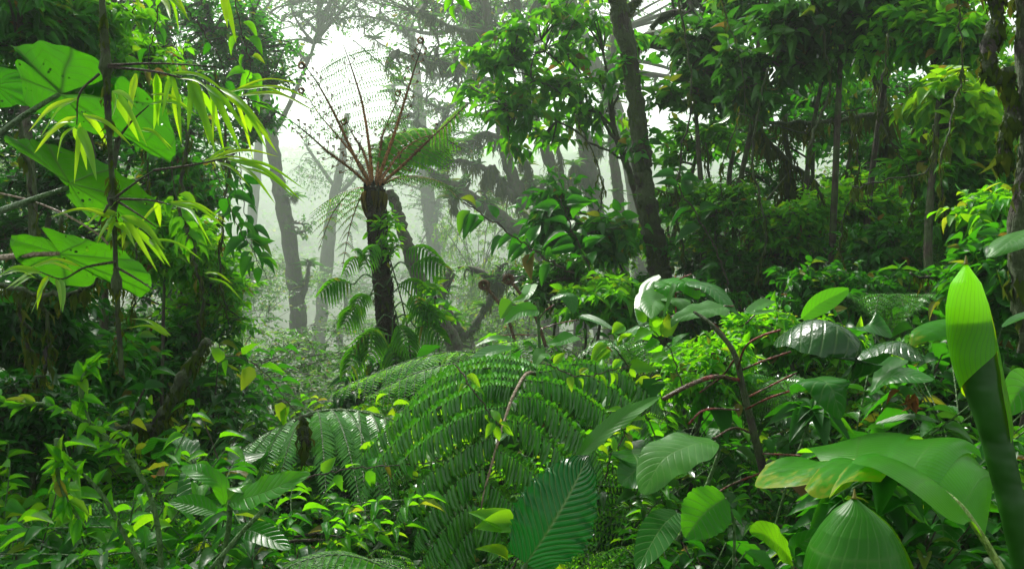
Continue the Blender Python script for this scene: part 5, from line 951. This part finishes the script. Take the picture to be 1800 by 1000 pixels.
leaf_plant('shrub with tilted heart leaves behind the curled croziers', [
    ([(945, 545, 4.0), (915, 548, 3.95), (885, 570, 3.9)], .05, 'bigbright', dict(prof=HT, normal=(-.2, -.7, .5))),
    ([(975, 520, 4.0), (1000, 518, 3.9), (1010, 552, 3.85)], .06, 'big', dict(prof=HT, normal=(0, -.3, .95), droop_side=.5)),
    ([(905, 598, 4.0), (870, 595, 3.9), (835, 608, 3.9)], .035, 'wax', dict(prof=HT, normal=(0, -.4, .9))),
    ([(1020, 555, 4.0), (1050, 565, 3.9), (1080, 580, 3.8)], .03, 'big', dict(prof=HT, normal=(0, -.5, .85))),
    ([(960, 620, 3.5), (948, 625, 3.45), (940, 645, 3.4)], .035, 'wax', dict(prof=HT, normal=(0, -.7, .6))),
    ([(900, 530, 4.1), (890, 545, 4.1), (880, 560, 4.1)], .06, 'bigbright', dict(prof=HT, normal=(-.3, -.7, .5))),
    ([(1010, 590, 4.0), (985, 600, 3.9), (960, 605, 3.9)], .05, 'bigbright', dict(prof=HT, normal=(0, -.6, .7))),
    ([(935, 500, 4.2), (925, 520, 4.1), (900, 530, 4.1)], .04, 'bigbright', dict(prof=HT, normal=(-.3, -.7, .5))),
    ([(870, 640, 3.6), (830, 650, 3.5), (770, 690, 3.4)], .06, 'bigbright', dict(prof=EL, normal=(-.3, -.6, .7))),
    ([(900, 610, 3.8), (860, 620, 3.7), (820, 650, 3.6)], .05, 'big', dict(prof=EL, normal=(-.3, -.6, .7)))],
   [([(950, 640, 4.1), (947, 580, 4.1), (945, 530, 4.1)], 'greenstem', .008), [(945, 548, 4.1), (925, 540, 4.05), (900, 535, 4.0)], [(946, 580, 4.1), (975, 570, 4.1), (1015, 562, 4.0)], [(946, 590, 4.1), (910, 588, 4.0), (880, 590, 4.0)], [(948, 560, 4.1), (960, 545, 4.0), (975, 535, 4.0)]], (950, 650, 4.1), sr=.003)
leaf_plant('tall pleated leaf standing upright in front of the great fern', [
    ([(925, 990, 1.95), (965, 930, 1.95), (1000, 870, 2.0), (1035, 800, 2.1)], .115, 'pleat', dict(prof=lambda t: max(.02, min(1, .5 + t * 1.6) * (1 - t ** 3) ** .8), normal=(.25, -.85, .35), fold=-.1, ruffle=.10, rfreq=22, nl=60, nx=8, teeth=.12))],
    [([(900, 1040, 1.9), (925, 990, 1.95)], 'greenstem', .006)], (900, 1050, 1.9), name='pleated_leaf_plant')
leaf_plant('long narrow leaf slanting up beside the pleated leaf', [
    ([(1010, 810, 2.2), (1050, 770, 2.15), (1100, 730, 2.15), (1158, 698, 2.2)], .028, 'wax', dict(prof=EL, normal=(-.35, -.75, .55), ruffle=.1))], [([(1000, 900, 2.25), (1010, 810, 2.2)], 'greenstem', .004)], (1000, 900, 2.25))
leaf_plant('broad toothed leaf lying low beneath the brown stalk', [
    ([(1275, 875, 2.1), (1240, 900, 2.05), (1205, 945, 2.0)], .07, 'bigbright', dict(prof=EL, normal=(0, -.85, .4), ruffle=.1, teeth=.08, nl=40)), ([(1190, 900, 2.2), (1160, 930, 2.1), (1120, 1000, 2.0)], .05, 'big', dict(prof=EL, normal=(0, -.6, .7)))], [([(1290, 1000, 2.1), (1290, 920, 2.1), (1275, 875, 2.1)], 'greenstem', .004)], (1290, 1010, 2.1))
# torn, yellowing broad leaf with lobes
def torn_leaf():
    b = P(1760, 1010, 1.75); o = thing('torn_leaf_plant', b, 'great torn leaf with yellowing lobes spreading at lower right', 'plant'); org = np.array(b); rng = np.random.default_rng(4)
    mid = smooth_path(PP([(1760, 1010, 1.62), (1722, 945, 1.62), (1680, 890, 1.64), (1620, 848, 1.68), (1560, 822, 1.74), (1500, 814, 1.82), (1440, 816, 1.9)]), 10)
    G = Geo(); tube(G, mid + (0, -.004, .008), [.008, .007, .005, .0015], 7); G.build('stalk', 'midrib', o, org).location = (0, 0, 0)
    T = nz(np.gradient(mid, axis=0)); n = len(mid); 
    def blade(name, i0, i1, tips, mat, dz=0.0, sub=16, rows=26):
        """strip of blade between midrib indices i0..i1 out to a tip line"""
        tl = smooth_path(PP(tips), 8); V = []; U = []; m = rows
        for a in range(m + 1):
            f = a / m; q = mid[int(round(i0))] if i0 == i1 else np.array([np.interp(i0 + (i1 - i0) * f, np.arange(n), mid[:, k]) for k in range(3)])
            e = np.array([np.interp(f * (len(tl) - 1), np.arange(len(tl)), tl[:, k]) for k in range(3)]); L = np.linalg.norm(e - q); wob = (.72 + .28 * math.sin(math.pi * min(.97, max(.03, f))) ** .45 if mat == 'bananaedge' else .97 + .03 * math.sin(f * 9 + i0))
            for j in range(sub + 1):
                s = j / sub; v = q + (e - q) * s * wob; v = v + np.array((0, 0, .16 * L * math.sin(math.pi * s * .8) + .008 * math.sin(f * 8 + i0) * s)); V.append(v + (0, 0, dz)); U.append((f, s))
        k = sub + 1; Q = [(a * k + j, a * k + j + 1, (a + 1) * k + j + 1, (a + 1) * k + j) for a in range(m) for j in range(sub)]
        g = Geo(); g.add(V, Q, U); g.build(name, mat, o, org).location = (0, 0, 0)
    blade('lobe', 59, 46, [(1322, 838, 1.85), (1325, 868, 1.76), (1370, 885, 1.68), (1398, 880, 1.62)], 'bananaedge')
    blade('lobe', 48, 36, [(1402, 868, 1.64), (1412, 890, 1.58), (1430, 905, 1.54), (1470, 890, 1.52)], 'bananaedge', .002)
    blade('lobe', 40, 30, [(1452, 880, 1.56), (1455, 900, 1.52), (1480, 888, 1.5), (1530, 872, 1.5)], 'bananaedge', .004)
    blade('lobe', 36, 8, [(1490, 830, 1.56), (1530, 852, 1.50), (1600, 900, 1.44), (1650, 925, 1.44), (1695, 945, 1.48)], 'banana', .006)
    blade('lobe', 59, 40, [(1400, 812, 2.1), (1480, 806, 2.15), (1560, 808, 2.15), (1640, 812, 2.1)], 'banana')
    blade('lobe', 41, 26, [(1600, 812, 2.1), (1650, 818, 2.05), (1720, 822, 2.0), (1732, 832, 1.95)], 'banana', .003)
    blade('lobe', 28, 8, [(1715, 832, 1.95), (1740, 845, 1.85), (1745, 880, 1.75), (1735, 920, 1.65)], 'banana', .002)
torn_leaf()
# furled leaves
def furl(label, pts, rad, cut, Y0, name='furled_leaf', spiral=1.0, tipdark=True):
    p = smooth_path(PP(pts), 24); b = p[-1]; o = thing(name, b, label, 'furled leaf', 'furled new leaves'); r = np.interp(np.linspace(0, 1, len(p)), np.linspace(0, 1, len(rad)), rad); T, X, Y = frames(p)
    sides = 48; V = []; U = []; n_ = len(p); c = n_ if cut is None else int(n_ * cut); rows = 110     # a sheet wound one and a quarter turns, ending on a slanting free edge
    ix = np.arange(n_)
    for a_ in range(rows):
        for j in range(sides + 1):
            end = n_ - 1 if cut is None else c - 62 * (1 - j / sides)
            i = a_ / (rows - 1) * end; q = [np.array([np.interp(i, ix, A[:, k]) for k in range(3)]) for A in (p, X, Y)]
            a = j / sides * 2 * math.pi * 1.22 + spiral * i / n_ - 2.0; rr = np.interp(i, ix, r) * (1 + .06 * j / sides + .012 * math.sin(i * .13 + j * .2))
            V.append(q[0] + (q[1] * math.cos(a) - q[2] * math.sin(a)) * rr); U.append((i / n_, j / sides))
    k = sides + 1; Q = [(i * k + j, i * k + j + 1, (i + 1) * k + j + 1, (i + 1) * k + j) for i in range(rows - 1) for j in range(sides)]
    g = Geo(); g.add(V, Q, U); g.build('rolled_blade', 'bud' if cut is None else 'rolled', o, np.array(b)).location = (0, 0, 0)
    if cut is not None:
        g = Geo(); i0 = c - 72; tube(g, p[i0:], r[i0:] * .93, 24); g.build('stalk', 'rolldark', o, np.array(b)).location = (0, 0, 0)
    g = Geo(); tube(g, np.array([p[0] + (0, 0, .012), p[0], p[1]]), [.0008, .003, .006], 6); g.build('tip', 'dead', o, np.array(b)).location = (0, 0, 0)
furl('tall furled leaf like a pale green spear on its dark stalk', [(1698, 463, 1.2), (1699, 520, 1.2), (1706, 590, 1.2), (1722, 660, 1.19), (1742, 730, 1.18), (1760, 810, 1.17), (1782, 900, 1.16), (1815, 1040, 1.15)], np.array([.001, .020, .028, .031, .0315, .029, .026, .0225, .021, .020, .020, .021]), .66, 1.2, spiral=1.4)
furl('fat furled leaf bud pointing up at the lower right', [(1502, 874, 1.1), (1502, 905, 1.1), (1504, 940, 1.1), (1506, 980, 1.1), (1508, 1040, 1.1), (1508, 1120, 1.1)], np.array([.001, .026, .045, .058, .068, .072, .074]), None, 1.1, spiral=.8)
o = thing('dead_leaf', P(1605, 705, 2.6), 'rust-red dead leaf hanging in the shade beside the tall furled leaf', 'leaf')
g = Geo(); rg = np.random.default_rng(2); leaves(g, 'leafb', P(1604, 695, 2.6) + rg.normal(0, .012, (7, 3)), rg.normal(0, .35, (7, 3)) + (0, 0, -1), rg.normal(0, 1, (7, 3)), .06, .2); g.build('leaf', 'rust', o, o.location)
leaf_plant('dark shiny leaf poking in from the right edge', [([(1830, 400, 2.0), (1790, 415, 1.95), (1760, 435, 1.9), (1735, 452, 1.9)], .05, 'wax', dict(prof=EL, normal=(-.2, -.3, .9), droop_side=.4)), ([(1830, 690, 2.0), (1800, 680, 1.9), (1765, 730, 1.85)], .05, 'bigbright', dict(prof=EL, normal=(0, -.8, .5))), ([(1830, 545, 2.0), (1790, 560, 1.9), (1762, 575, 1.85)], .02, 'big', dict(prof=EL))], [([(1840, 800, 2.0), (1832, 600, 2.0), (1830, 400, 2.0)], 'greenstem', .006)], (1840, 900, 2.0))
leaf_plant('plant with yellow ragged leaf edges behind the furled spear', [([(1680, 560, 2.4), (1650, 572, 2.35), (1615, 590, 2.3), (1600, 610, 2.3)], .05, 'bananaedge', dict(prof=EL, normal=(0, -.4, .9), droop_side=.5, teeth=.2))], [([(1700, 700, 2.4), (1695, 610, 2.4), (1680, 560, 2.4)], 'greenstem', .005)], (1700, 750, 2.4))
leaf_plant('bright veined leaf at the bottom right of centre', [([(1392, 985, 1.75), (1375, 965, 1.7), (1345, 940, 1.65), (1318, 935, 1.6)], .038, 'bigbright', dict(prof=EL, normal=(.2, -.75, .6), ruffle=.08)), ([(1395, 985, 1.75), (1400, 960, 1.7), (1450, 930, 1.65)], .022, 'big', dict(prof=EL, normal=(.2, -.75, .6)))], [([(1400, 1060, 1.75), (1392, 985, 1.75)], 'greenstem', .004)], (1400, 1080, 1.75))
# the near leafy shoots at lower left
leaf_plant('pale green pointed leaves on a near stem at bottom left', [
    ([(405, 880, 1.7), (450, 870, 1.65), (500, 850, 1.6), (545, 832, 1.6)], .038, 'bigbright', dict(prof=EL, normal=(-.2, -.7, .6), ruffle=.12, teeth=.1)), ([(400, 890, 1.75), (420, 860, 1.72), (425, 855, 1.7), (455, 868, 1.7)], .03, 'wax', dict(prof=EL, normal=(0, -.4, .9))),
    ([(380, 900, 1.8), (350, 890, 1.8), (300, 880, 1.8)], .03, 'bigbright', dict(prof=EL, normal=(0, -.5, .8))), ([(410, 930, 1.7), (450, 935, 1.65), (510, 965, 1.6)], .03, 'big', dict(prof=EL, normal=(0, -.5, .8))), ([(395, 885, 1.8), (385, 850, 1.8), (350, 830, 1.8), (320, 820, 1.85)], .025, 'bigbright', dict(prof=EL, normal=(0, -.5, .8)))],
   [([(380, 1020, 1.75), (400, 940, 1.72), (405, 880, 1.7)], 'greenstem', .006), ([(370, 1000, 1.6), (430, 930, 1.6), (470, 890, 1.6)], 'greenstem', .005)], (380, 1050, 1.75))
def fuzzy():
    rng = np.random.default_rng(6); Y = 1.9; b = P(285, 1040, Y); o = thing('herb', b, 'tall downy herb with curling stems near the bottom left', 'herb'); G, GL = Geo(), Geo()
    for pts in [[(285, 1040), (278, 930), (255, 850), (210, 790), (165, 755), (145, 700)], [(255, 850), (225, 800), (190, 770), (150, 740), (80, 710), (20, 712), (-10, 690)], [(280, 1040), (230, 960), (180, 870), (130, 820), (100, 810)], [(145, 705), (142, 680), (150, 655), (170, 640)], [(100, 770), (105, 850), (150, 930)]]:
        p = smooth_path([P(x, y, Y) for x, y in pts], 8); tube(G, p, [.007, .003], 6); T = nz(np.gradient(p, axis=0)); n = 26; i = rng.integers(len(p) // 3, len(p), n); D = rng.normal(0, 1, (n, 3)) + T[i] * .8 + (0, -.2, .1); leaves(GL, 'fine', p[i], D, rng.normal(0, .4, (n, 3)) + (0, -.5, .8), .03 + .035 * rng.random(n), .2)
    G.build('stem', 'greenstem', o, b); GL.build('foliage', 'bright', o, b)
fuzzy()

# ================================================================== HERBS OF THE FOREST FLOOR
rngH = np.random.default_rng(99)
def herb_proto(kind, seed):
    rng = np.random.default_rng(seed); G, GL = Geo(), Geo()
    if kind in ('paired', 'paleherb', 'dark'):
        for s in range(11):
            a = rng.random() * 6.28; L = .30 + .25 * rng.random(); lean = .25 + .5 * rng.random(); t0 = np.array((0.04 * math.cos(a), .04 * math.sin(a), 0))
            p = smooth_path([t0, t0 + np.array((math.cos(a) * lean * .12, math.sin(a) * lean * .12, L * .5)), t0 + np.array((math.cos(a) * lean * .42, math.sin(a) * lean * .42, L))], 6); tube(G, p, [.004, .002], 4)
            T = nz(np.gradient(p, axis=0)); n = 18; t = np.linspace(.2, 1, n); i = (t * (len(p) - 1)).astype(int); az = np.arange(n) * 2.4 + rng.random(); D = np.stack([np.cos(az), np.sin(az), .25 - .5 * rng.random(n)], -1) + T[i] * .2
            leaves(GL, 'leafb', p[i], D, rng.normal(0, .3, (n, 3)) + (0, 0, 1), .055 + .042 * rng.random(n), .27)
    elif kind == 'compound':
        for s in range(12):
            a = rng.random() * 6.28; L = .25 + .3 * rng.random(); d = np.array((math.cos(a), math.sin(a), 0)); p = smooth_path([(0, 0, 0), d * L * .3 + (0, 0, L * .8), d * L + (0, 0, L * .9)], 7); tube(G, p, [.003, .0015], 4)
            for i in range(len(p) // 3, len(p), 2):
                S = nz(np.cross(d, (0, 0, 1))); 
                for k in (-1, 1): leaves(GL, 'fine', [p[i]], [S * k + d * .4 + rng.normal(0, .1, 3)], [(0, 0, 1) + rng.normal(0, .2, 3)], [.065 + .02 * rng.random()], [.2])
            leaves(GL, 'fine', [p[-1]], [d], [(0, 0, 1)], [.09], [.22])
    elif kind == 'heart':
        for s in range(16):
            a = rng.random() * 6.28; L = .18 + .35 * rng.random(); d = np.array((math.cos(a), math.sin(a), 0)); e = d * L * .5 + (0, 0, L); p = smooth_path([(0, 0, 0), d * L * .15 + (0, 0, L * .6), e], 5); tube(G, p, [.003, .002], 4)
            leaves(GL, 'heart', [e], [d + (0, 0, -.35)], [np.array((0, 0, 1.0)) + d * .4 + rng.normal(0, .2, 3)], [.10 + .06 * rng.random()], [.42])
    elif kind == 'strap':
        n = 34; az = rng.random(n) * 6.28; D = np.stack([np.cos(az) * .7, np.sin(az) * .7, .6 + .8 * rng.random(n)], -1); leaves(GL, 'blade', rng.normal(0, .02, (n, 3)) * (1, 1, 0), D, np.stack([-np.cos(az), -np.sin(az), .4 + 0 * az], -1), .3 + .3 * rng.random(n), .045, 1.0 + .8 * rng.random(n)); tube(G, [(0, 0, -.02), (0, 0, .06)], .012, 6)
    elif kind == 'rosette':
        for s in range(7):
            a = rng.random() * 6.28; L = .22 + .3 * rng.random(); e = np.array((math.cos(a) * L * .55, math.sin(a) * L * .55, L)); p = smooth_path([(0, 0, 0), e * (.3, .3, .6), e], 5); tube(G, p, [.004, .003], 4)
            for w, zz in ((1, 0), (.6, .015)):
                n = 8; az = np.arange(n) * .785 + rng.random(); leaves(GL, 'leafb', np.tile(e + (0, 0, zz), (n, 1)), np.stack([np.cos(az), np.sin(az), .1 + .3 * (1 - w) + 0 * az], -1), np.tile((0, 0, 1.0), (n, 1)) + rng.normal(0, .12, (n, 3)), .11 * w * (.9 + .2 * rng.random(n)), .24)
    elif kind == 'smallfern':
        for s in range(8):
            a = s * .785 + rng.random() * .5; L = .3 + .15 * rng.random(); d = np.array((math.cos(a), math.sin(a), 0)); frond_geo(GL, G, [np.array((0, 0, 0.0)), d * L * .45 + (0, 0, L * .7), d * L * 1.1 + (0, 0, L * .45)], n=15, plen=.10, pn=8, pl=.22, pw=.22, stemr=.0025, tn='rhomb', rng=rng, droop=.3)
    elif kind == 'broad':
        for s in range(9):
            a = rng.random() * 6.28; L = .2 + .25 * rng.random(); d = np.array((math.cos(a), math.sin(a), 0)); e = d * L * .4 + (0, 0, L); tube(G, smooth_path([(0, 0, 0), d * .02 + (0, 0, L * .6), e], 5), [.004, .003], 4)
            ribbon([e, e + d * .10 + (0, 0, .03), e + d * .22 + (0, 0, -.04)], .05 + .02 * rng.random(), None, prof=EL, fold=.15, ruffle=.10, nl=14, nx=3, seed=s, G=GL)
    return G, GL
HK = {'paired': ('bright', 'leafy herb with paired fresh leaves'), 'paleherb': ('pale', 'wet shiny-leaved herb'), 'dark': ('dark', 'dark-leaved herb'), 'compound': ('mid', 'herb with feathered toothed leaves'), 'heart': ('mid', 'heart-leaved herb on thin stalks'),
      'strap': ('mid', 'tuft of arching strap leaves'), 'rosette': ('mid', 'herb topped with leaf rosettes'), 'smallfern': ('fernlime', 'small soft fern'), 'broad': ('big', 'broad veined-leaf plant'), 'limeherb': ('lime', 'lime-leaved herb'), 'minty': ('bright', 'herb with bright feathered leaves')}
HP = {}
def herb(kind, x, y, s, z=None, tilt=None):
    k0 = {'limeherb': 'paired', 'minty': 'compound'}.get(kind, kind); var = int(rngH.integers(0, 3)); key = (kind, var)
    if key not in HP:
        G, GL = herb_proto(k0, 400 + var * 7 + len(kind)); o = thing({'strap': 'strap_leaf_tuft', 'smallfern': 'small_fern', 'broad': 'broadleaf_herb'}.get(kind, 'herb'), (0, 0, 0), 'x', 'fern' if kind == 'smallfern' else 'herb'); G.build('stem', 'greenstem' if kind != 'dark' else 'twig', o); GL.build('foliage', HK[kind][0], o); HP[key] = o
    else:
        src = HP[key]; o = src.copy(); COL.objects.link(o)
        for ch in src.children: c = ch.copy(); COL.objects.link(c); c.parent = o
    z = gz(x, y) - .02 if z is None else z
    o.location = (x, y, z); o.rotation_euler = (rngH.normal(0, .12), rngH.normal(0, .12), rngH.random() * 6.28); o.scale = (s, s, s * rngH.uniform(.85, 1.2))
    tag(o, HK[kind][1], 'fern' if kind == 'smallfern' else 'herb', 'herbs on the forest floor'); q = pix(np.array((x, y, z + .25 * s))); AUTO.append((o, HK[kind][1], q[0], q[1])); return o

kl = list(HK); wts = np.array([5, 3, 3, 4, 3, 1.2, 3, 1.5, 1.5, 1.5, 3.0]); wts /= wts.sum(); wr_ = wts * np.array([.5, 1.3, 2.2, 1, .8, .8, 1, .6, 1, .4, .7]); wr_ /= wr_.sum()
n_put = 0; tries = 0
pts_used = []
while n_put < 290 and tries < 9000:
    tries += 1; y = 1.75 + 7.0 * rngH.random() ** 1.4; px = rngH.uniform(-60, 1860); x = (px - 900) / F * y
    g = gz(x, y); qx, qy = pix(np.array((x, y, g + .3)))
    if qy > 1090: continue
    sp_ = .13 + .035 * y
    if any((x - a) ** 2 + (y - b) ** 2 < sp_ * sp_ for a, b in pts_used): continue
    pts_used.append((x, y)); s = rngH.uniform(.7, 1.35)
    if 560 < px < 1150 and y < 2.9: s *= .62
    if 380 < px < 740 and y > 3.0: s *= .7
    if y < 2.2: s *= .9
    if y > 5: s *= 1.35
    herb(str(rngH.choice(kl, p=wr_ if (px > 1150 or px < 130) else wts)), x, y, s); n_put += 1
# carpet of low leaves nobody could count
def carpet():
    rng = np.random.default_rng(123); n = 60000; y = 1.3 + 13 * rng.random(n) ** 1.5; x = (rng.random(n) * 2000 - 1000) / F * y; z = ground(x, y) + .01 + .16 * rng.random(n) ** 2; B = np.stack([x, y, z], -1); G = Geo()
    D = rng.normal(0, 1, (n, 3)) * (1, 1, .3); N = rng.normal(0, .45, (n, 3)) + (0, -.2, 1); leaves(G, 'rhomb', B, D, N, .03 + .055 * rng.random(n), .32); o = G.build('ground_cover', 'mid'); tag(o, 'low leafy ground cover carpeting the forest floor', 'ground cover', kind='stuff')
carpet()

# ------------------------------------------------------------------ labels that single each thing out
LM = [(655, 250, "the tree fern's rusty stalks"), (680, 470, 'the tree fern trunk'), (510, 480, 'the lone grey trunk'), (195, 300, 'the hanging woody vine'), (120, 180, 'the big round leaves'), (100, 450, 'the lowest round leaf'), (330, 680, 'the broken mossy branch'),
      (430, 790, 'the left fern frond'), (880, 800, 'the great fern'), (1000, 900, 'the pleated leaf'), (870, 500, 'the curled croziers'), (1140, 350, 'the leaning dark trunk'), (960, 130, 'the glossy broadleaf crown'), (900, 300, 'the mossy forked tree'), (1180, 820, 'the eaten grey leaf'),
      (1440, 590, 'the puckered leaves'), (1320, 700, 'the red-stalked shrub'), (1510, 860, 'the torn yellowing leaf'), (1510, 960, 'the fat furled bud'), (1710, 560, 'the tall furled spear'), (1755, 90, 'the mossy creeper'), (1190, 530, 'the silvery cleft leaves'), (470, 860, 'the pale pointed leaves'),
      (180, 780, 'the downy herb'), (600, 985, 'the lime fern tips'), (700, 650, 'the yellow-green fern'), (1640, 190, 'the yellow-green sprays'), (620, 130, 'the bright gap')]
def direction(dx, dy):
    if abs(dx) > 1.6 * abs(dy): return 'right of' if dx > 0 else 'left of'
    if abs(dy) > 1.6 * abs(dx): return 'below' if dy > 0 else 'above'
    return ('below' if dy > 0 else 'above') + (' and right of' if dx > 0 else ' and left of')
def where(px, py, k=1):
    d = sorted(LM, key=lambda l: math.hypot(l[0] - px, l[1] - py)); l = d[0]; r = math.hypot(l[0] - px, l[1] - py)
    near = 'just ' if r < 70 else ('' if r < 170 else 'well '); s = near + direction(px - l[0], py - l[1]) + ' ' + l[2]
    return s if k == 1 else s + ', towards ' + d[1][2]
ORD = ['leftmost', 'second leftmost', 'third leftmost', 'fourth leftmost', 'fifth leftmost', 'sixth leftmost', 'seventh leftmost', 'eighth leftmost', 'ninth leftmost', 'tenth leftmost', 'eleventh leftmost', 'twelfth leftmost']
def finish():
    rows = []
    for o, b, px, py in AUTO:
        look = b.split(' standing in the misty')[0].split(' on the pale far')[0].replace(' standing in the shaded thicket right of the dark trunk', '')
        if 'far slope' in b: look = 'distant ' + look
        rows.append((o, look, px, py))
    g1 = {}
    for r in rows: g1.setdefault(r[1] + ' ' + where(r[2], r[3]), []).append(r)
    for k, v in g1.items():
        if len(v) == 1: v[0][0]['label'] = k; continue
        v.sort(key=lambda r: r[2])
        for i, r in enumerate(v): r[0]['label'] = ('rightmost ' if i == len(v) - 1 else ORD[min(i, 11)] + ' ') + k
finish()

# ------------------------------------------------------------------ haze
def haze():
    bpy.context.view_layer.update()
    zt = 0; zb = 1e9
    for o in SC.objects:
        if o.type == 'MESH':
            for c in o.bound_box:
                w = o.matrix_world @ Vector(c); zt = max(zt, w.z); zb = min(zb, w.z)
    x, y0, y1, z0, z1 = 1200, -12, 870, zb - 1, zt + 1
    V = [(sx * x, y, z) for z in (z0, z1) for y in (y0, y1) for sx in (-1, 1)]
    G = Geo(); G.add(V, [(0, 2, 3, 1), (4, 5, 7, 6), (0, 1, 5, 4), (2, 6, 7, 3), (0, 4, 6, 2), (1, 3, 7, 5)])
    m, nt, out = nodes_of('haze_air'); v = nt.nodes.new('ShaderNodeVolumePrincipled'); v.inputs['Color'].default_value = (.80, .96, .82, 1); v.inputs['Density'].default_value = HAZE; v.inputs['Anisotropy'].default_value = 0.35  # green tint puts the light bounced off foliage into the mist colour
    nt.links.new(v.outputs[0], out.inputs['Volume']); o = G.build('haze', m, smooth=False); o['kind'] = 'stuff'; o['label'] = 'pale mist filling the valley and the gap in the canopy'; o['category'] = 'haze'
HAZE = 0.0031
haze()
